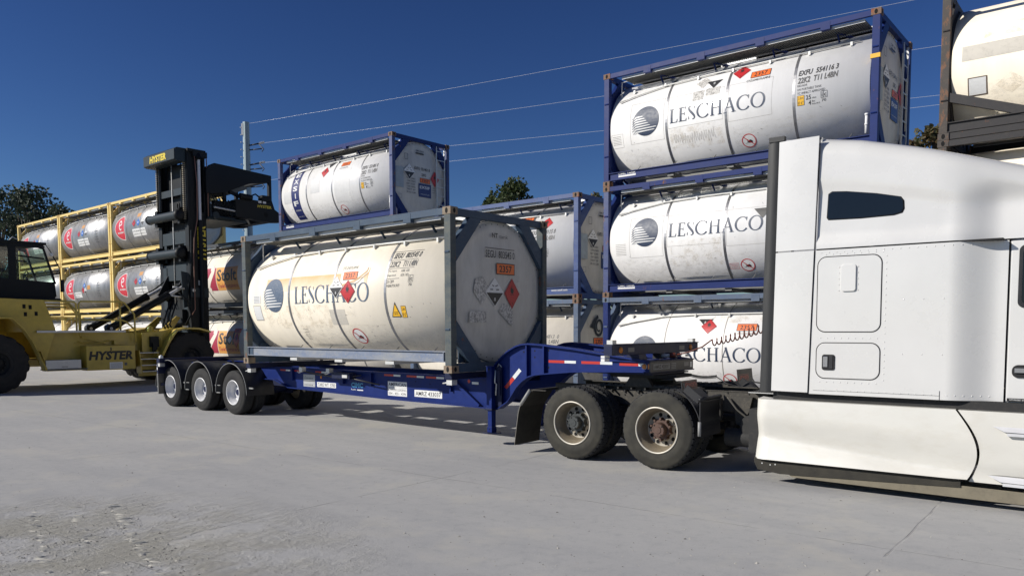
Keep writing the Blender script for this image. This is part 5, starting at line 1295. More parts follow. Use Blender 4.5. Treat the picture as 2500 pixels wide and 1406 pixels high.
# rivets
b = MB()
def rivet(u, z, y=None): 
    y = sidev(u, z) if y is None else y
    b.lathe([(0, .0075), (.003, .006), (.0045, .0001)], (u, y, z), (0, -1, 0), TW, 8)
for i in range(23): rivet(2.10 + i * .0735, 1.155)
for i in range(20): rivet(2.05 + i * .082, 2.712 - 0)
for i in range(20): rivet(2.0 + .0 + .003, 1.35 + i * .07) if False else None
for i in range(13): rivet(2.735, 1.80 + i * .07)
for i in range(7): rivet(2.735, 1.29 + i * .07)
for i in range(9): rivet(2.06 + i * .075, 1.748); rivet(2.06 + i * .075, 1.25); rivet(2.10 + i * .075, 2.69)
for i in range(3): rivet(2.915 + i * .19, 2.168); rivet(2.915 + i * .19, 1.58)
for i in range(5): rivet(2.25, 2.28 + i * .065, .007); rivet(2.45, 2.28 + i * .065, .007)
b.build('rivets', K)
b = MB(); b.add([(1.99, .013, 1.150 - .0), (3.28, .013, 1.150), (3.28, .013, 1.147), (1.99, .013, 1.147)], [(0, 1, 2, 3)], GAP)
b.add([(3.281, sidev(3.281, 1.2) - .003, 1.105), (3.286, sidev(3.286, 1.2) - .003, 1.105), (3.286, sidev(3.286, 1.2) - .003, 1.20), (3.281, sidev(3.281, 1.2) - .003, 1.20)], [(0, 1, 2, 3)], GAP); b.build('panel_line_low', K)
# cab with door
CV = .205
b = MB(); b.box(3.852, 5.35, CV, WD - CV, 1.10, 2.742, TW)
b.strip([(3.85, 2.742), (4.0, 3.48), (4.6, 3.25), (5.25, 2.95)], [(3.85, 2.741), (4.0, 2.742), (4.6, 2.742), (5.25, 2.742)], 'y', .33, WD - .33, TW)
b.strip([(5.35, 2.742), (5.6, 2.3)], [(5.35, 1.9), (5.6, 1.9)], 'y', CV, WD - CV, TW)
b.build('cab', K, bevel=.03)
b = MB(); b.box(3.842, 3.85, CV + .01, CV + .05, 1.10, 2.745, GAP); b.box(3.842, 3.852, .33, WD - .33, 1.10, 2.74, GAP); b.build('door_gap', K)
dr = MB(); dr.box(3.858, 5.05, CV - .03, CV - .004, 1.108, 2.735, TW); dro = dr.build('cab_door', K, bevel=.015)
b = MB(); pts = rrect(3.93, 4.85, 2.06, 2.69, .06); n = len(pts); pin = [(4.39 + (x - 4.39) * .93, 2.375 + (z - 2.375) * .90) for x, z in pts]
b.add([(x, CV - .038, z) for x, z in pts] + [(x, CV - .038, z) for x, z in pin], [(k, (k + 1) % n, n + (k + 1) % n, n + k) for k in range(n)], BLKP); b.add([(x, CV - .034, z) for x, z in pin], [tuple(range(n))], GLS); b.build('door_window', dro)
b = MB(); pts = rrect(3.905, 4.16, 1.355, 1.485, .055); n = len(pts); b.add([(x, CV - .045, z) for x, z in pts] + [(x, CV - .03, z) for x, z in pts], [tuple(range(n))] + [(k, (k + 1) % n, n + (k + 1) % n, n + k) for k in range(n)], GAP)
b.bar((3.93, CV - .06, 1.43), (4.14, CV - .06, 1.43), .02, .045, CHROME); b.build('door_handle', dro)
b = MB(); b.box(3.87, 4.06, CV - .04, CV - .03, 1.115, 1.145, GAP); mark(b, Side(CV - .04), 'OPTIMIZED IDLE', 3.89, 1.123, .15, .014, SIGNW, off=.001); b.build('badge', dro)
# windshield, hood, front axle so that the truck is whole beyond the frame
b = MB(); b.add([(5.36, .22, 2.72), (5.36, WD - .22, 2.72), (5.80, WD - .25, 2.10), (5.80, .25, 2.10)], [(0, 1, 2, 3)], GLS); b.build('windshield', K)
b = MB(); hp = [(5.5, 2.05), (5.8, 2.02), (6.8, 1.85), (7.5, 1.62), (7.75, 1.25), (7.75, .45)]; hb_ = [(5.5, 1.0), (5.8, 1.0), (6.8, 1.0), (7.5, .5), (7.7, .42), (7.72, .40)]
b.strip(hp, hb_, 'y', .30, WD - .30, TW); b.build('hood', K, bevel=.06)
b = MB(); b.box(7.76, 7.78, .7, WD - .7, .6, 1.4, CHD); b.build('grille', K)
for y0, y1 in ((.02, .32), (WD - .32, WD - .02)):
    b = MB(); b.lathe([(0, .62), (0, .58), (y1 - y0, .58), (y1 - y0, .62), (0, .62)], (6.35, y0, .53), (0, 1, 0), TW, 24, ang=(-math.pi, 0)); b.build('front_fender', K)
    b = MB(); b.box(7.35, 7.6, y0 + .05, y1, 1.0, 1.2, GLS); b.build('headlight', K)
wheel(K, 'steer', 'rib', 6.35, .06, .525, .525, .28, .297); wheel(K, 'steer', 'rib', 6.35, WD - .06, .525, .525, .28, .297, flip=True)
b = MB(); b.cyl((6.35, .3, .525), (6.35, WD - .3, .525), .06, CHD, 12); b.build('front_axle', K)
# side skirts
def skirtv(u, z):
    zc = .56 - .105 * (u - 1.3)
    if z > zc: t = (1.005 - z) / (1.005 - zc); v = .02 - .035 * math.sin(t * math.pi * .55) + .075 * sm((t - .35) / .65)
    else: t = (zc - z) / max(.05, zc - .29); v = .02 - .035 + .075 + .0 - .095 * min(1, t) ** .8
    if u < 1.42: v += .10 * sm((1.42 - u) / .13) ** 2
    return v + .02
for mir in (0, 1):
    fy = (lambda v: v) if not mir else (lambda v: WD - v)
    b = MB()
    def fe(z): t = (1.0 - z) / .7; return 3.44 + .17 * math.sin(min(1, t * .85) * math.pi) ** 1.0 - .0 + (.05 * t)
    zs = lin(.292, 1.01, 26)
    grid(b, lin(0, 1, 40), zs, lambda t, z: (1.305 + (fe(z) - 1.305) * t, fy(skirtv(1.305 + (fe(z) - 1.305) * t, z)), z), TWS)
    ztop = [(1.305 + (fe(1.01) - 1.305) * t / 20) for t in range(21)]
    b.add([(u, fy(skirtv(u, 1.01) + q), 1.01 + .012 * (q > 0)) for u in ztop for q in (0, .18)], [(2 * i, 2 * i + 1, 2 * i + 3, 2 * i + 2) for i in range(20)], TWS)
    b.add([(1.305, fy(skirtv(1.305, z) + q), z) for z in zs for q in (0, .5)], [(2 * i, 2 * i + 1, 2 * i + 3, 2 * i + 2) for i in range(25)], CHD)
    b.build('side_skirt', K)
    b = MB()
    grid(b, lin(0, 1, 30), lin(.26, 1.01, 20), lambda t, z: (fe(z) + .022 + (5.5 - fe(z)) * t, fy(.055 + .02 * math.sin(z * 5) + .03 * sm((.5 - z) / .2)), z), TWS)
    grid(b, [3.46, 5.5], [.0, 1], lambda u, q: (u, fy(.06 + .2 * q), 1.012), TWS); b.build('step_fairing', K)
    b = MB()
    for z, x in ((.835, 3.76), (.325, 3.74)):
        b.add([(x, fy(.04), z + .03), (x + .12, fy(-.01), z - .02), (x + 1.2, fy(-.01), z - .04), (x + 1.2, fy(.04), z + .03)], [(0, 1, 2, 3)], SILV); b.add([(x, fy(.045), z + .032), (x + .12, fy(-.01), z - .02), (x + 1.2, fy(-.01), z - .04), (x + 1.2, fy(.045), z + .032)] + [(x + .1, fy(.08), z + .035), (x + 1.2, fy(.08), z + .035)], [(0, 3, 5, 4)], GRATE)
        b.box(x + .14, x + 1.2, min(fy(-.008), fy(.06)), max(fy(-.008), fy(.06)), z - .06, z - .03, SILV)
    b.build('cab_step', K)
    b = MB(); b.prism([(1.30, .30), (1.30, .24), (1.345, .155), (1.62, .125), (3.50, .20), (3.50, .30)], 'y', min(fy(.045), fy(.055)), max(fy(.045), fy(.055)), RUBBER)
    for x, z in ((1.40, .235), (1.50, .225), (1.56, .235)): b.cyl((x, fy(.044), z), (x, fy(.040), z), .009, GALV, 8)
    b.prism([(1.62, .225), (1.75, .10), (3.55, .085), (5.4, .085), (5.4, .20), (3.5, .215)], 'y', min(fy(.06), fy(.07)), max(fy(.06), fy(.07)), paint('dusty_valance', (.20, .175, .125), .75, .5, (.08, .07, .055), dscale=4)); b.build('valance', K)
b = MB(); b.box(1.5, 5.4, .10, WD - .10, 1.01, 1.10, CHD); b.box(1.45, 3.4, .30, .40, .35, 1.0, CHD); b.build('cab_underside', K)
# chassis rails
for y0, y1 in ((.78, .86), (1.58, 1.66)):
    b = MB(); b.box(-2.15, 7.5, y0, y0 + .012 if y0 < 1 else y1, .745, 1.02, CHS) if y0 < 1 else b.box(-2.15, 7.5, y1 - .012, y1, .745, 1.02, CHS)
    b.box(-2.15, 7.5, y0, y1, 1.008, 1.022, CHS); b.box(-2.15, 7.5, y0, y1, .745, .757, CHS)
    for i in range(34): 
        xx = -1.9 + i * .098; b.cyl((xx, y0 - .010 if y0 < 1 else y1, .80 + .10 * (i % 3)), (xx, (y0 if y0 < 1 else y1 + .010), .80 + .10 * (i % 3)), .012, CHD, 6)
    b.build('frame_rail', K)
b = MB()
for x in (-2.1, -1.33, -.66, 0, .75, 1.3): b.box(x - .05, x + .05, .80, 1.64, .80, .94, CHD)
for x in (-1.33, 0.0):
    b.cyl((x, .35, .525), (x, WD - .35, .525), .075, CHD, 14); b.lathe([(-.22, .08), (-.14, .20), (0, .24), (.14, .20), (.22, .08)], (x, CENT, .525), (1, 0, 0), CHD, 18)
    for y in (.70, 1.66): b.prism([(x - .62, .70), (x - .55, .78), (x + .1, .50), (x + .45, .42), (x + .45, .36), (x, .40)], 'y', y, y + .08, CHD); b.cyl((x + .35, y + .04, .45), (x + .35, y + .04, .74), .12, BLKP, 16)
    b.cyl((x, .68, .525), (x, .40, .525), .20, CHD, 20)
b.cyl((.25, CENT, .62), (4.0, CENT, .70), .05, CHD, 10)
# hangers, tanks, links in front of the second axle
b.prism([(.72, .96), (1.02, .96), (.97, .76), (.86, .58), (.80, .60), (.78, .78)], 'y', .70, .77, CHS); b.prism([(.45, .93), (.60, .93), (.60, .66), (.52, .58)], 'y', .66, .74, CHS)
b.cyl((1.1, .45, .62), (1.1, 1.9, .62), .14, CHD, 18); b.cyl((.75, .55, .45), (1.3, .55, .45), .12, CHD, 18); b.box(1.15, 1.9, .25, .75, .32, .86, CHD)
b.tube([(.70, .66, .95), (.85, .60, .80), (.98, .62, .70), (1.2, .62, .74)], .016, CHS, 6); b.tube([(.95, .64, .60), (1.1, .5, .56), (1.25, .5, .60)], .012, GALV, 6)
b.build('axles_and_suspension', K)
for x, hb2 in ((-1.33, HUBG), (0.0, HUBR)):
    wheel(K, 'drv', 'drive', x, 0, .525, .525, .27, .300, hub=hb2, spin=.3 + x); wheel(K, 'drv', 'drive', x, .325, .525, .525, .27, .300, inner=True)
    wheel(K, 'drv', 'drive', x, WD, .525, .525, .27, .300, flip=True, hub=hb2); wheel(K, 'drv', 'drive', x, WD - .325, .525, .525, .27, .300, flip=True, inner=True)
# fifth wheel and slide rails
b = MB(); fy0 = 1.07
pl = []
for i in range(25): a = R(200 + 320 * i / 24 - 180 + 0); pl.append((-.62 + .50 * math.cos(a), fy0 + .46 * math.sin(a)))
b.prism([(-1.16, fy0 - .30), (-.95, fy0 - .46), (-.35, fy0 - .46), (-.12, fy0 - .25), (-.12, fy0 + .25), (-.35, fy0 + .46), (-.95, fy0 + .46), (-1.16, fy0 + .30)], 'z', 1.165, 1.205, CHD)
for y in (fy0 - .40, fy0 + .32): b.prism([(-.86, 1.04), (-.42, 1.04), (-.50, 1.165), (-.78, 1.165)], 'y', y, y + .08, CHS)
b.tube([(-.3, fy0 - .35, 1.14), (-.05, fy0 - .5, 1.16)], .012, CHS, 6); b.build('fifth_wheel', K)
b = MB()
for y in (.70, 1.62):
    b.box(-1.30, .30, y, y + .12, 1.022, 1.045, CHS)
    for i in range(15): b.box(-1.26 + i * .105, -1.205 + i * .105, y - .004, y + .124, 1.045, 1.062, CHS if i % 2 else CHD)
    for i in range(14): b.cyl((-1.2 + i * .11, y - .02, 1.00 - .04 * (i % 2)), (-1.2 + i * .11, y + .08, 1.00 - .04 * (i % 2)), .016, CHD, 8)
b.box(-1.0, -.25, .72, 1.70, 1.045, 1.06, CHD); b.build('slide_rail', K)
# mudflaps and fenders
b = MB(); prof = [(-2.08, .955), (-2.26, .70), (-2.29, .60), (-2.36, .12)]
for p, q in zip(prof, prof[1:]): b.add([(p[0], .0, p[1]), (p[0], .62, p[1]), (q[0], .62, q[1]), (q[0], .0, q[1])], [(0, 1, 2, 3)], RUBBER); b.add([(p[0] + .006, .0, p[1]), (p[0] + .006, .62, p[1]), (q[0] + .006, .62, q[1]), (q[0] + .006, .0, q[1])], [(0, 1, 2, 3)], RUBBER)
EDG = flat('flap_edge_worn', (.34, .32, .27), .7); b.tube([(x_, .0, z_) for x_, z_ in prof], .005, EDG, 5); b.build('mudflap', K)
b = MB(); b.tube([(-2.07, .0, .96), (-2.24, .0, .735)], .026, FEDGE, 8); b.box(-2.10, -2.04, .02, .70, .93, .965, CHS); b.box(-2.08, -1.80, .02, .05, .955, .965, CHS); b.build('mudflap_hanger', K)
b = MB(); b.add([(-2.35, WD - .62, .12), (-2.35, WD, .12), (-2.1, WD, .95), (-2.1, WD - .62, .95)], [(0, 1, 2, 3)], RUBBER); b.build('mudflap', K)
for y0, y1 in ((.0, .60), (WD - .60, WD)):
    b = MB(); cen = (0, 0, .525)
    arc = [(.62 * math.cos(R(a)), .525 + .62 * math.sin(R(a))) for a in range(-4, 64, 6)]; ou = [(x * 1.0 + .012 * math.cos(R(a)), z + .012 * math.sin(R(a))) for (x, z), a in zip(arc, range(-4, 64, 6))]
    b.strip([(x, z) for x, z in ou], [(x, z) for x, z in arc], 'y', y0, y1, BLKP)
    b.box(.60, .615, y0, y1, .50, .93, BLKP); b.tube([(.60, y0 + .0, .96), (.62, y1, .97)], .028, BLKP, 8); b.tube([(.61, y0 - .01, .50), (.61, y0 - .01, .68)], .022, FEDGE, 8)
    b.bar((.60, y0 + .02, .95), (.40, y0 + .02, 1.10), .03, .10, BLKP); b.build('quarter_fender', K)
    b = MB(); T_ = Tilt((.36, y0 + .01, 1.065), (.0, 1, .0), (-.12, 0, 1)); 
    if y0 < 1: b.add([T_(0, 0, 0), T_(.46, 0, 0), T_(.46, .125, 0), T_(0, .125, 0), T_(0, 0, -.01), T_(.46, 0, -.01), T_(.46, .125, -.01), T_(0, .125, -.01)], [(0, 1, 2, 3), (4, 5, 6, 7), (0, 1, 5, 4), (2, 3, 7, 6), (0, 3, 7, 4), (1, 2, 6, 5)], BLKP)
    else: b.add([T_(0, 0, 0), T_(.6, 0, 0), T_(.6, .19, 0), T_(0, .19, 0)], [(0, 1, 2, 3)], BLKP)
    KR = flat('letter_dull_red', (.50, .13, .10), .5); mark(b, T_, 'KENWORTH', .09, .03, .34, .065, KR, .03, off=.004); stroke(b, T_, [(.02, .015), (.44, .015), (.44, .11), (.02, .11)], .004, KR, .004, True)
    poly(b, T_, [(.04, .03), (.07, .03), (.07, .09), (.04, .09)], flat('dull_silver', (.22, .22, .22), .5), .004); b.build('maker_plate', K)
b = MB(); b.box(1.0, 1.85, .60, 1.5, 1.03, 1.04, GALV)
for i in range(26): b.box(1.0 + i * .032, 1.015 + i * .032, .60, 1.5, 1.04, 1.043, CHS)
b.build('deck_plate', K)
b = MB(); b.tube([(.60, 1.75, 1.16), (.70, 1.6, 1.10), (1.0, 1.5, 1.08)], .012, CHD, 6)
for i in range(60):
    pass
pts = [(-.05 + .38 * t / 150, 1.15 + .02 * math.cos(t * .9), 1.19 - .02 * math.sin(math.pi * t / 150) + .02 * math.sin(t * .9)) for t in range(151)]
b.tube(pts, .0045, BLKP, 5); b.tube([pts[-1], (.5, 1.1, 1.10), (.7, 1.1, 1.06), (.85, 1.1, 1.16), (.95, 1.1, 1.05)], .007, BLKP, 5); b.build('coiled_cable', K)
# red coiled air line from the back of the cab to the trailer
HOSE = flat('hose_red', (.14, .035, .022), .4); b = MB(); A0 = Vector((1.55, 1.2, 2.10)); A1 = Vector((.24, 1.2, 1.66)); pts = []
N_ = 20 * 16
for i in range(N_ + 1):
    t = i / N_; c = A0.lerp(A1, t); c.z -= .04 * math.sin(math.pi * t); a = t * 20 * 2 * math.pi; rr = .068 * (1 - .3 * t)
    pts.append(c + Vector((.0, rr * math.sin(a) * .7, rr * math.cos(a))))
b.tube(pts, .0095, HOSE, 6); b.tube([pts[-1], (.10, 1.18, 1.60), (-.10, 1.15, 1.52), (-.28, 1.12, 1.48)], .011, HOSE, 6); b.build('air_line', K)
b = MB(); b.tube([(-.28, 1.12, 1.48), (-.36, 1.10, 1.47)], .035, HOSE, 10); b.tube([(-.36, 1.10, 1.47), (-.50, 1.08, 1.46)], .028, GALV, 10); b.box(-.60, -.48, 1.02, 1.14, 1.42, 1.50, CHD); b.lathe([(0, .03), (.05, .035), (.08, .0001)], (-.52, 1.2, 1.45), (0, -1, 0), CHD, 10); b.build('glad_hand', K)
# ------------------------------------------------------------------ container handler (local: x forward to the row, y away from its near side, z up)
HY = paint('machine_yellow', (.52, .38, .055), .38, .25, (.22, .17, .06), coat=.3, dscale=2)
HYR = paint('rail_yellow', (.62, .47, .10), .4, .15)
MBK = paint('mast_black', (.009, .011, .013), .5, .35, (.025, .025, .025), dscale=4, spec=.25)
MBB = paint('mast_bluegrey', (.022, .034, .042), .5, .3, (.01, .01, .01), dscale=4, spec=.3)
DECK = paint('deck_grey', (.16, .17, .17), .6, .4, metal=.3)
YTXT = flat('letter_yellow', (.80, .62, .05), .4)
COPH = flat('hose_copper', (.28, .14, .10), .5); CHAIN = flat('chain_tan', (.24, .20, .13), .5)
def glass_mat():
    m, nt, b = newmat('cab_glass'); out = [x for x in nt.nodes if x.type == 'OUTPUT_MATERIAL'][0]
    tr = nd(nt, 'ShaderNodeBsdfTransparent'); tr.inputs[0].default_value = (.62, .74, .68, 1); gl_ = nd(nt, 'ShaderNodeBsdfGlossy'); gl_.inputs['Roughness'].default_value = .03
    mx = nd(nt, 'ShaderNodeMixShader'); mx.inputs[0].default_value = .10; nt.links.new(tr.outputs[0], mx.inputs[1]); nt.links.new(gl_.outputs[0], mx.inputs[2]); nt.links.new(mx.outputs[0], out.inputs[0]); return m
CGL = glass_mat()
HX, HYY = -15.287, 23.493
H = thing('container_handler', 'yellow container handler with black cab and tall black lift mast, facing the row', 'container handler', (HX * .968, HYY * .968, CAM_H * .032), R(90 - 40.4)); H.scale = (.968, .968, .968)
HW = 4.1
# wheels
def bigwheel(x, y, r, w_, flip=False):
    e = bpy.data.objects.new('wheel', None); col.objects.link(e); e.parent = H; e.location = (x, y, r - CAM_H * .032 / .968); e.rotation_euler = (0, 0, 0) if not flip else (math.pi, 0, 0)
    def mk():
        b = MB(); n = 96; prof = [(w_ * .3, .34), (.03, .36), (.0, .45), (.0, .60), (.02, .74), (.05, r - .07), (.08, r - .05)]; cols = 9
        pr = [(y_, rr, 0) for y_, rr in prof] + [(.08 + (w_ - .16) * i / (cols - 1), r - .045, 1) for i in range(cols)] + [(w_ - y_, rr, 0) for y_, rr in prof[::-1]]
        vs = []; P = len(pr)
        for k in range(n):
            a = 2 * math.pi * k / n
            for i, (y_, rr, q) in enumerate(pr):
                sh = (i - 7) if i < 7 + cols // 2 + 1 else (7 + cols - 1 - i); lug = ((k + (abs(i - 11))) % 6) < 3
                d = .045 if (q and lug) else (.035 if (not q and rr > r - .09 and ((k + 4) % 6) < 3) else 0)
                vs.append(((rr + d) * math.cos(a), y_, (rr + d) * math.sin(a)))
        b.add(vs, [(k * P + i, k * P + i + 1, ((k + 1) % n) * P + i + 1, ((k + 1) % n) * P + i) for k in range(n) for i in range(P - 1)], TYRE_B, False); return b.mesh('tyre')
    link('tyre', cached(('btyre', r, w_), mk), e)
    def mkr():
        b = MB(); b.lathe([(.0, .44), (.02, .42), (.10, .38), (.14, .30), (.12, .20), (.05, .17), (.05, .0001)], (0, .0, 0), (0, 1, 0), MBK, 36)
        for i in range(14): a = 2 * math.pi * i / 14; b.cyl((math.cos(a) * .25, .10, math.sin(a) * .25), (math.cos(a) * .25, .15, math.sin(a) * .25), .018, CHD, 6)
        return b.mesh('rim')
    link('rim', cached(('brim', r), mkr), e)
bigwheel(-.25, .0, .90, .58); bigwheel(-.25, HW - .0, .90, .58, True)
bigwheel(5.83, .0, .91, .58); bigwheel(5.83, .66, .91, .58); bigwheel(5.83, HW, .91, .58, True); bigwheel(5.83, HW - .66, .91, .58, True)
b = MB(); b.box(5.55, 6.1, .9, HW - .9, .6, 1.2, MBK); b.cyl((-.25, .3, .88), (-.25, HW - .3, .88), .16, MBK, 16); b.build('axle', H)
# body: rear counterweight with wheel arch, low frame and front
b = MB()
topl = [(-1.9, 2.80), (-1.0, 2.82), (-.3, 2.82), (.1, 2.82), (.55, 2.81), (1.16, 2.80), (1.47, 1.86)]
arch = [(-1.9, 1.2), (-1.25, 1.9), (-.6, 2.20), (.19, 2.20), (.50, 1.86), (.80, 1.36), (1.06, .60)]
for y0, y1 in ((.22, .26), (HW - .26, HW - .22)): b.strip(topl, arch, 'y', y0, y1, HY)
for y0, y1 in ((-.02, .30), (HW - .30, HW + .02)): b.strip([(x, z + .05) for x, z in arch], arch, 'y', y0, y1, HY)
for y0, y1 in ((-.02, .30), (HW - .30, HW + .02)): b.prism([(.50, 1.91), (.56, 1.86), (1.12, .60), (1.06, .56), (.80, 1.36)], 'y', y0, y1, HY)
b.strip(topl[:6], [(-1.9, 2.75), (-1.0, 2.77), (-.3, 2.77), (.1, 2.77), (.55, 2.76), (1.16, 2.75)], 'y', .26, HW - .26, HY)
b.box(-1.95, -1.85, .26, HW - .26, .9, 2.8, HY); b.box(1.10, 1.16, .26, HW - .26, 1.8, 2.78, HY)
b.build('rear_body', H, bevel=.008)
b = MB()
b.strip([(1.10, 1.80), (3.0, 1.78), (4.2, 1.75), (5.2, 1.70)], [(1.10, .58), (3.0, .56), (4.2, .56), (4.75, .56)], 'y', .50, .54, HY)
b.strip([(1.10, 1.80), (3.0, 1.78), (4.2, 1.75), (5.2, 1.70)], [(1.10, .58), (3.0, .56), (4.2, .56), (4.75, .56)], 'y', HW - .54, HW - .50, HY)
b.prism([(.95, 1.2), (1.12, .56), (2.3, .56), (2.3, .62), (1.2, .62)], 'y', .05, .5, HY)
b.box(1.1, 4.9, .54, HW - .54, .70, .90, HY); b.bar((2.3, .46, 1.62), (3.1, .46, 1.40), .05, .10, HY, up=(0, 1, 0)); b.bar((2.1, .46, 1.42), (2.7, .46, 1.50), .03, .03, HY)
b.box(3.3, 3.42, .36, .46, 1.36, 1.50, HY); b.tube([(2.2, .44, 1.5), (2.3, .42, 1.42), (2.9, .42, 1.42), (3.2, .43, 1.5)], .02, HY, 6)
b.prism([(4.2, 1.75), (4.95, 1.82), (5.30, 1.90), (4.75, 1.0), (4.7, .60), (4.2, .56)], 'y', .30, .34, HY); b.prism([(4.2, 1.75), (4.95, 1.82), (5.30, 1.90), (4.75, 1.0), (4.7, .60), (4.2, .56)], 'y', HW - .34, HW - .30, HY)
b.build('frame_body', H, bevel=.006)
b = MB(); b.box(.9, 3.6, .15, .95, 1.795, 1.83, DECK); b.box(.9, 3.6, .14, .16, 1.77, 1.835, GALV); b.box(1.2, 5.0, 1.0, HW - .3, 1.78, 1.81, HY); b.build('deck_plate', H)
ft = [(4.72, 1.0), (4.95, 1.45), (5.30, 1.86), (5.6, 1.93), (6.1, 1.92), (6.55, 1.80)]
for y0, y1 in ((-.06, 1.28), (HW - 1.28, HW + .06)):
    b = MB(); b.strip(ft, [(x + (.06 if i < 2 else 0), z - .06) for i, (x, z) in enumerate(ft)], 'y', y0, y1, HY); b.build('front_fender', H)
b = MB(); b.prism([(4.3, 1.7), (5.4, 1.88), (5.95, 2.35), (6.1, 2.3), (5.6, 1.6), (4.6, 1.1)], 'y', 1.3, 1.36, HY); b.prism([(4.3, 1.7), (5.4, 1.88), (5.95, 2.35), (6.1, 2.3), (5.6, 1.6), (4.6, 1.1)], 'y', HW - 1.36, HW - 1.3, HY); b.build('mast_mount', H)
# fuel tank with name, tool box, steps
b = MB(); b.box(2.27, 3.83, .0, .48, .53, 1.335, HY); tk = b.build('fuel_tank', H, bevel=.015)
b = MB(); S = Side(0); mark(b, S, 'HYSTER', 2.33, .86, 1.42, .30, INK, .045, shear=.18, off=.004); rect(b, S, 2.98, 3.40, .56, .78, SIGNW, .003); rect(b, S, 3.46, 3.55, .66, .76, INKG, .003)
for i in range(5): rect(b, S, 3.01, 3.37, .59 + i * .035, .60 + i * .035, INKG, .004)
rect(b, S, 3.02, 3.06, 1.16, 1.27, INK, .003); b.build('lettering', tk)
b = MB(); b.box(1.07, 2.10, .0, .45, .625, .90, GALV); b.box(1.05, 2.3, -.02, .46, .585, .615, DECK); b.box(1.52, 1.70, -.012, .0, .68, .695, INK); b.build('tool_box', H, bevel=.006)
b = MB()
for x in (3.99, 4.62): b.prism([(x - .03, 1.15), (x + .0, 1.15), (x + .08, .36), (x + .05, .36)], 'y', .02, .40, HY)
for i in range(4): b.box(4.0 + .02 * i, 4.66 + .02 * i, .02, .36, 1.05 - i * .215, 1.075 - i * .215, GALV); b.box(4.0 + .02 * i, 4.66 + .02 * i, .30, .34, .90 - i * .215, 1.05 - i * .215, HY)
b.build('access_steps', H)
b = MB(); b.lathe([(0, .10), (.12, .11), (.2, .07), (.21, .0001)], (4.62, .55, 1.78), (0, 0, 1), HY, 16); b.box(4.45, 4.75, .20, .30, 1.25, 1.62, MBK); b.box(4.5, 4.65, .12, .2, 1.1, 1.4, MBK); b.tube([(4.7, .22, 1.7), (4.85, .2, 1.5), (4.85, .22, 1.2)], .02, HY, 6); b.build('filler_and_battery', H)
# hand rails
def rail(name, paths, r=.03):
    b = MB()
    for p in paths: b.tube(p, r, HYR, 6)
    return b.build(name, H)
rail('handrail', [[(.45, .3, 2.22), (.45, .3, 2.70), (.50, .3, 2.77), (1.1, .3, 2.78), (2.05, .3, 2.76), (2.12, .3, 2.70), (2.12, .3, 1.80)], [(.45, .3, 2.24), (.50, .3, 2.20), (1.1, .3, 2.20), (2.12, .3, 2.19)], [(1.10, .3, 2.76), (1.10, .3, 1.55)]])
rail('handrail', [[(2.20, .3, 1.65), (2.20, .3, 2.70), (2.26, .3, 2.78), (3.55, .3, 2.80), (3.65, .3, 2.76), (3.97, .3, 2.38), (3.99, .3, 1.42)], [(2.20, .3, 2.19), (3.55, .3, 2.18), (3.70, .3, 2.12), (3.98, .3, 1.85)], [(3.50, .3, 2.78), (3.50, .3, 1.80)]])
rail('handrail', [[(1.2, HW - .4, 1.8), (1.2, HW - .4, 2.78), (3.1, HW - .4, 2.78), (3.5, HW - .4, 2.3), (3.5, HW - .4, 1.8)], [(1.2, HW - .4, 2.3), (3.5, HW - .4, 2.3)]])
rail('handrail', [[(1.35, 1.1, 2.85), (1.9, 1.1, 2.85), (2.15, 1.0, 2.75), (2.5, 1.0, 2.35), (2.5, 1.0, 1.8)], [(1.5, 1.1, 2.6), (2.1, 1.1, 2.6)]])
b = MB()
for i in range(4): b.box(1.20 + .04 * i, 1.24 + .04 * i, .5, 1.0, 2.58 - i * .22, 2.60 - i * .22, DECK)
b.bar((1.12, .5, 2.6), (1.25, .5, 1.95), .03, .08, HYR); b.bar((1.15, 1.0, 2.75), (1.5, 1.0, 1.8), .03, .06, HYR); b.build('cab_ladder', H)
b = MB()
for x, z in ((.55, 2.52), (.72, 2.50), (.58, 2.28), (.88, 2.3)): rect(b, Side(.22), x, x + .09, z, z + .13, HOLE, .002)
b.build('vent_slots', H)
# cab
CB = [(-.9, 2.88), (-.9, 4.50), (-.8, 4.62), (1.45, 4.66), (1.60, 4.52), (1.90, 3.30), (1.88, 2.95), (1.75, 2.88)]
cy0, cy1 = 1.20, 2.85
b = MB()
for y0, y1 in ((cy0, cy0 + .05), (cy1 - .05, cy1)):
    b.strip([(-.9, 3.55), (.0, 3.50), (.78, 3.47), (1.60, 3.42), (1.84, 3.42)], [(-.9, 2.88), (.0, 2.88), (.78, 2.88), (1.75, 2.88), (1.88, 2.95)], 'y', y0, y1, MBK)
    b.strip([(-.9, 4.52), (-.8, 4.62), (1.45, 4.66), (1.60, 4.54)], [(-.9, 4.46), (-.8, 4.47), (1.40, 4.50), (1.50, 4.46)], 'y', y0, y1, MBK)
    b.bar((1.54, (y0 + y1) / 2, 4.50), (1.86, (y0 + y1) / 2, 3.36), .05, .10, MBK, up=(0, 1, 0)); b.box(.52, .74, y0, y1, 3.45, 4.5, MBK); b.box(-.95, -.75, y0, y1, 3.4, 4.5, MBK)
    b.bar((.8, (y0 + y1) / 2, 4.22), (1.56, (y0 + y1) / 2, 4.16), .05, .05, MBK)
b.box(-.95, -.90, cy0, cy1, 2.88, 3.6, MBK); b.box(-.95, -.90, cy0, cy1, 4.4, 4.6, MBK); b.box(-1.0, 1.62, cy0 - .05, cy1 + .05, 4.60, 4.68, MBK); b.box(-.9, 1.85, cy0 + .05, cy1 - .05, 2.88, 2.92, MBK); b.box(1.55, 1.86, cy0 + .05, cy1 - .05, 2.90, 3.3, MBK)
b.box(-1.2, 1.9, .9, HW - .9, 2.80, 2.88, MBK)
b.build('cab_shell', H, bevel=.012)
b = MB()
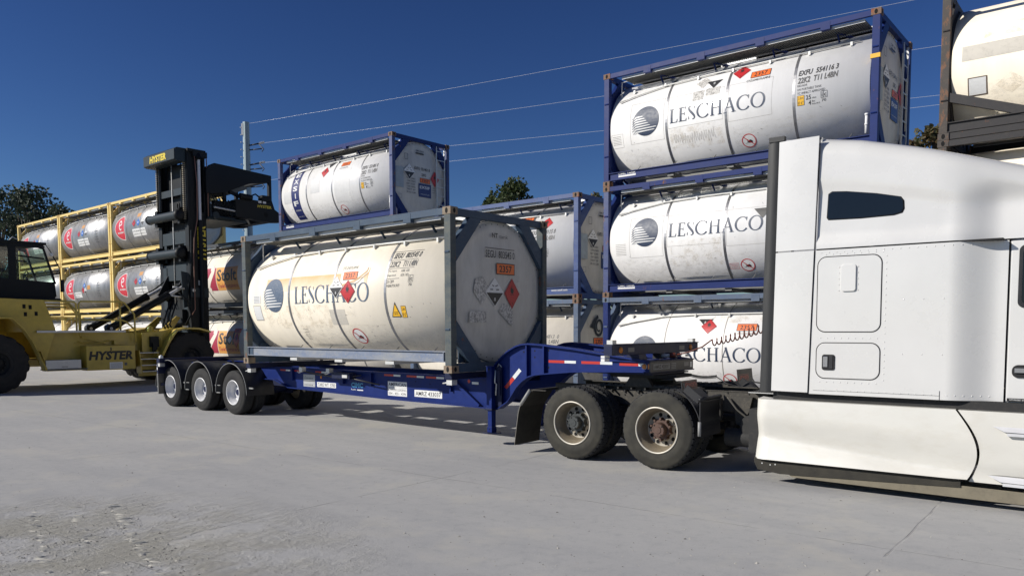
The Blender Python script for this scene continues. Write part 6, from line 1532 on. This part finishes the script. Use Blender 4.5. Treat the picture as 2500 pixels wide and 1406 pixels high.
for y in (cy0 + .02, cy1 - .02): b.add([(.74, y, 3.47), (1.80, y, 3.42), (1.52, y, 4.46), (.74, y, 4.46)], [(0, 1, 2, 3)], CGL); b.add([(-.75, y, 3.55), (.52, y, 3.50), (.52, y, 4.46), (-.75, y, 4.46)], [(0, 1, 2, 3)], CGL)
b.add([(1.57, cy0 + .05, 4.5), (1.57, cy1 - .05, 4.5), (1.87, cy1 - .05, 3.35), (1.87, cy0 + .05, 3.35)], [(0, 1, 2, 3)], CGL); b.build('cab_window', H)
b = MB(); b.prism([(.1, 3.0), (.65, 3.0), (.60, 3.35), (.15, 3.9), (-.05, 4.1), (-.1, 3.9), (.05, 3.4)], 'y', 1.75, 2.3, MBK); b.build('seat', H)
b = MB(); b.tube([(1.25 + .04 * math.cos(t), 2.02 + .19 * math.sin(t), 3.62 + .17 * math.cos(t)) for t in [i * math.pi / 10 for i in range(20)]], .014, MBK, 6, closed=True); b.tube([(1.25, 2.02, 3.62), (1.45, 2.02, 3.2)], .03, MBK, 8); b.build('steering_wheel', H)
b = MB(); b.tube([(1.75, 1.15, 4.35), (1.95, 1.1, 3.9), (2.0, 1.1, 3.2)], .018, MBK, 6); b.tube([(1.62, 1.2, 4.6), (1.78, 1.12, 4.3)], .012, MBK, 5); b.box(1.98, 2.05, 1.0, 1.15, 3.1, 3.5, MBK); b.box(1.70, 1.78, 1.08, 1.16, 4.25, 4.35, SIGNW); b.build('mirror_and_lamp', H)
b = MB(); b.box(.1, .5, 1.5, 1.9, 4.68, 4.76, MBK); b.tube([(.6, 1.3, 4.68), (.7, 1.3, 4.80), (.85, 1.3, 4.72)], .02, GALV, 6); b.lathe([(0, .05), (.1, .04), (.1, .0001)], (.0, 1.3, 4.68), (0, 0, 1), AMB, 12); b.box(1.2, 1.32, 1.15, 1.3, 2.50, 2.72, MBK); b.build('roof_gear', H)
# tilt cylinders
for y in (1.2, 2.9):
    b = MB(); a = Vector((3.52, y, 1.90)); c = Vector((6.30, y, 3.50)); m_ = a.lerp(c, .72); b.cyl(a, m_, .125, MBK, 18); b.cyl(m_, a.lerp(c, .76), .145, MBK, 18); b.cyl(m_, c, .062, SILV, 14); b.cyl((a.x, y - .12, a.z), (a.x, y + .12, a.z), .15, MBK, 16); b.cyl((a.x, y - .14, a.z), (a.x, y - .12, a.z), .05, SILV, 12)
    b.tube([a + Vector((.2, -.1, .2)), m_ + Vector((0, -.12, .16)), m_ + Vector((.3, -.1, .3)), c + Vector((.1, -.1, .3))], .025, MBK, 6); b.build('tilt_cylinder', H)
# mast
MA = thing('x', None, None, (0, 0, 0), 0); MA.name = 'mast'; MA.parent = H
for ky in ('category', 'label'):
    if ky in MA: del MA[ky]
for y0, y1, s in ((.88, 1.14, 1), (2.96, 3.22, -1)):
    b = MB(); b.box(6.30, 6.38, y0, y1, .75, 8.42, MBK); b.box(6.92, 7.00, y0, y1, .75, 8.42, MBK)
    yy = (y0, y0 + .04) if s == 1 else (y1 - .04, y1)
    b.box(6.38, 6.92, *yy, .75, 6.2, MBK); b.box(6.38, 6.56, *yy, 6.2, 8.42, MBK)
    b.box(6.44, 6.84, y0 + .06, y1 - .02, 1.0, 8.3, MBK); b.build('mast_channel', MA, bevel=.006)
    b = MB(); y = y0 - .07 if s == 1 else y1 + .07
    b.cyl((6.72, y, 1.2), (6.72, y, 5.9), .075, MBK, 14); b.cyl((6.72, y, 5.9), (6.72, y, 8.1), .055, SILV, 14); b.cyl((6.72, y - .06, 8.1), (6.72, y + .06, 8.3), .10, MBK, 12); b.build('lift_cylinder', MA)
    b = MB(); y = y0 + .08
    for i in range(30): b.box(6.19, 6.27, y, y + .08, 5.9 + i * .072, 5.938 + i * .072, CHAIN)
    b.box(6.215, 6.255, y + .015, y + .055, 5.8, 8.1, MBK); b.build('lift_chain', MA)
b = MB()
b.box(6.55, 6.60, 1.14, 2.96, 5.6, 8.05, MBK); b.box(6.45, 6.50, 1.14, 2.96, 2.0, 5.6, MBK)
b.build('back_plate', MA)
b = MB()
for z0, z1 in ((6.85, 7.10), (5.05, 5.5), (3.7, 4.3), (1.6, 1.9)): b.box(6.32, 6.44, 1.14, 2.96, z0, z1, MBB)
b.prism([(1.14, 4.3), (1.14, 2.6), (1.30, 2.6), (1.30, 3.7), (1.55, 3.95), (2.55, 3.95), (2.80, 3.7), (2.80, 2.6), (2.96, 2.6), (2.96, 4.3)][::-1], 'x', 6.30, 6.34, MBB) if False else None
for y0, y1 in ((1.14, 1.42), (2.68, 2.96)): b.box(6.30, 6.36, y0, y1, 2.3, 4.2, MBB); b.box(6.33, 6.36, y0, y1 - .1, 4.4, 5.4, MBB)
b.tube([(6.30, 2.05, 2.2), (6.30, 2.05, 8.0)], .02, GALV, 6); b.tube([(6.28, 1.3, 5.8), (6.28, 1.3, 8.0)], .02, MBB, 6); b.build('cross_member', MA)
b = MB(); b.prism([(5.86, 8.02), (5.86, 8.38), (5.98, 8.46), (6.32, 8.46), (6.32, 7.98), (5.98, 7.98)], 'y', .94, 3.36, MBB); cb = b.build('crown_beam', MA, bevel=.01)
class Back:
    step = None
    def __init__(s, x): s.x = x
    def __call__(s, x, y, o): return (s.x - o, -x, y)
b = MB(); mark(b, Back(5.86), 'HYSTER', -2.85, 8.08, 1.30, .25, YTXT, .045, shear=.15); b.build('lettering', cb)
b = MB(); b.box(6.3, 7.0, .80, 3.3, 8.36, 8.46, MBK); b.box(6.5, 7.05, .78, 1.2, 8.2, 8.40, MBK); b.cyl((6.75, .84, 8.25), (6.75, 1.1, 8.25), .16, MBK, 16); b.cyl((6.75, 3.0, 8.25), (6.75, 3.26, 8.25), .16, MBK, 16); b.build('mast_head', MA)
for z in (6.05, 4.66):
    b = MB(); b.cyl((6.06, 1.12, z), (6.06, 3.36, z), .165, MBB, 20); b.lathe([(0, .20), (.12, .20), (.16, .12), (.16, .0001)], (6.06, 1.12, z), (0, -1, 0), MBK, 18); b.lathe([(0, .18), (.08, .18), (.1, .0001)], (6.06, 3.36, z), (0, 1, 0), MBK, 18); b.box(6.1, 6.34, 1.16, 1.3, z - .3, z + .3, MBK); b.box(6.1, 6.34, 2.9, 3.1, z - .3, z + .3, MBK)
    b.tube([(6.0 + 0, 1.0 + .08 * math.cos(t), z + .28 + .13 * math.sin(t)) for t in [i * math.pi / 6 for i in range(12)]], .03, MBK, 5, closed=True) if z > 5 else None
    b.build('hose_reel', MA)
b = MB(); y = .80
b.tube([(6.55, y, 8.3), (6.62, y - .02, 7.2), (6.60, y, 5.9), (6.45, y - .02, 5.2), (6.42, y, 4.5), (6.42, y, 2.6), (6.30, y, 2.4)], .018, COPH, 6); b.tube([(7.02, y, 8.2), (7.05, y, 7.0), (7.04, y, 5.9)], .018, COPH, 6); b.tube([(6.35, y, 5.5), (6.30, y, 4.0), (6.2, .9, 3.2)], .014, MBB, 6)
for dx in (0, .12, .24): b.tube([(5.6 + dx, 1.0, 2.9), (5.4 + dx, .9, 2.5), (5.25 + dx, .9, 2.05), (5.4 + dx, 1.0, 1.8)], .03, MBK, 6)
b.tube([(5.9, .95, 3.2), (6.2, .9, 2.9), (6.3, .9, 2.4), (6.1, .95, 2.0)], .035, MBK, 6); b.tube([(5.7, 1.0, 3.4), (6.1, .95, 3.35)], .04, GALV, 6); b.tube([(5.6, 1.1, 3.1), (6.0, 1.0, 3.05)], .03, SIGNW, 6); b.build('hydraulic_hose', MA)
class SideUp:
    step = None
    def __init__(s, y, x0, z0): s.y, s.x0, s.z0 = y, x0, z0
    def __call__(s, x, y, o): return (s.x0 - y, s.y - o, s.z0 + x)
b = MB(); mark(b, SideUp(.88, 6.98, 4.45), 'HYSTER', 0, .02, 1.25, .34, YTXT, .03, shear=.1); b.build('lettering', MA)
b = MB(); rect(b, Side(.88), 6.62, 6.72, 3.5, 3.68, SIGNW, .003); b.box(6.30, 7.0, .84, .88, 3.05, 3.4, MBB); b.cyl((6.4, .80, 3.30), (6.4, .84, 3.30), .06, GALV, 12)
b.prism([(6.02, 4.0), (6.28, 3.95), (6.25, 2.7), (6.1, 2.65)], 'y', 1.0, 1.05, MBB); b.build('mast_bracket', MA)
b = MB()
for y0 in (1.3, 2.6): b.prism([(5.9, 3.15), (6.3, 3.9), (6.3, 2.9)], 'y', y0, y0 + .06, MBK)
b.box(6.12, 6.30, 1.2, 2.9, 2.1, 2.6, MBK); b.build('mast_foot', MA)
# side lift attachment in front of the mast
AT_ = thing('x', None, None, (0, 0, 0), 0); AT_.name = 'lift_attachment'; AT_.parent = H
for ky in ('category', 'label'):
    if ky in AT_: del AT_[ky]
for y0, y1 in ((.72, .86), (3.2, 3.34)):
    b = MB()
    b.strip([(6.95, 7.75), (7.12, 7.97), (7.30, 8.06), (8.0, 8.03), (9.0, 7.97), (9.70, 7.93)], [(6.95, 6.92), (7.12, 6.92), (7.30, 6.93), (7.75, 7.05), (8.75, 7.50), (9.70, 7.66)], 'y', y0, y1, MBK)
    b.box(9.58, 9.70, y0, y1, 6.9, 7.66, MBK); b.bar((7.9, (y0 + y1) / 2, 7.1), (8.9, (y0 + y1) / 2, 6.75), .12, .10, MBK, up=(0, 1, 0)); b.bar((7.7, (y0 + y1) / 2, 7.0), (7.7, (y0 + y1) / 2, 6.2), .10, .12, MBK)
    b.build('upper_arm', AT_, bevel=.008)
    b = MB(); b.prism([(8.05, 6.15), (8.05, 6.80), (8.5, 6.88), (9.5, 6.85), (9.62, 6.95), (9.75, 6.60), (10.05, 6.42), (10.05, 6.12), (9.6, 6.08)], 'y', y0 - .12, y1 + .1, MBK); la = b.build('lower_beam', AT_, bevel=.01)
    if y0 < 1:
        b = MB(); mark(b, Side(y0 - .12), 'HYSTER', 8.98, 6.60, .62, .11, YTXT, .03, shear=.15); rect(b, Side(y0 - .12), 9.02, 9.16, 6.78, 6.87, SIGNW, .003) ; rect(b, Side(y0 - .12), 9.22, 9.36, 6.78, 6.86, SIGNW, .003); b.cyl((9.35, y0 - .123, 6.35), (9.35, y0 - .12, 6.35), .10, HOLE, 12); b.build('lettering', la)
b = MB(); b.box(9.50, 9.70, .86, 3.2, 7.68, 7.92, MBK); b.box(8.1, 8.5, .8, 3.2, 6.2, 6.8, MBK); b.box(9.6, 9.95, .8, 3.3, 6.15, 6.5, MBK); b.box(7.0, 7.12, .8, 3.3, 6.0, 7.9, MBK); b.box(7.0, 8.6, .75, 3.3, 5.96, 6.06, MBB); b.build('cross_beam', AT_)
b = MB(); rn = random.Random(8)
for i in range(9): x = 7.15 + .13 * i; b.tube([(x, .72, 6.9 - .03 * i), (x + .1, .66, 6.6), (x - .05, .7, 6.35), (x + .15, .74, 6.15)], .022, MBK, 5)
b.cyl((7.2, .66, 6.42), (8.05, .66, 6.36), .035, GALV, 8); b.box(7.3, 7.9, .78, 1.0, 6.15, 6.7, MBK); b.cyl((8.2, .55, 6.95), (8.7, .55, 6.92), .11, MBK, 12); b.box(9.2, 9.6, .6, .9, 6.88, 7.1, MBK); b.tube([(8.7, .6, 7.0), (8.9, .6, 7.1), (9.1, .62, 7.0)], .03, MBK, 6)
b.cyl((7.25, .60, 6.12), (7.25, .70, 6.12), .13, MBB, 16); b.cyl((7.3, .70, 6.08), (8.0, .62, 6.02), .06, MBB, 10); b.build('hydraulic_pipes', AT_)
b = MB(); b.prism([(7.7, 7.12), (8.6, 7.42), (8.75, 7.30), (7.95, 6.98)], 'y', .9, 3.2, DECK); b.build('arm_plate', AT_)
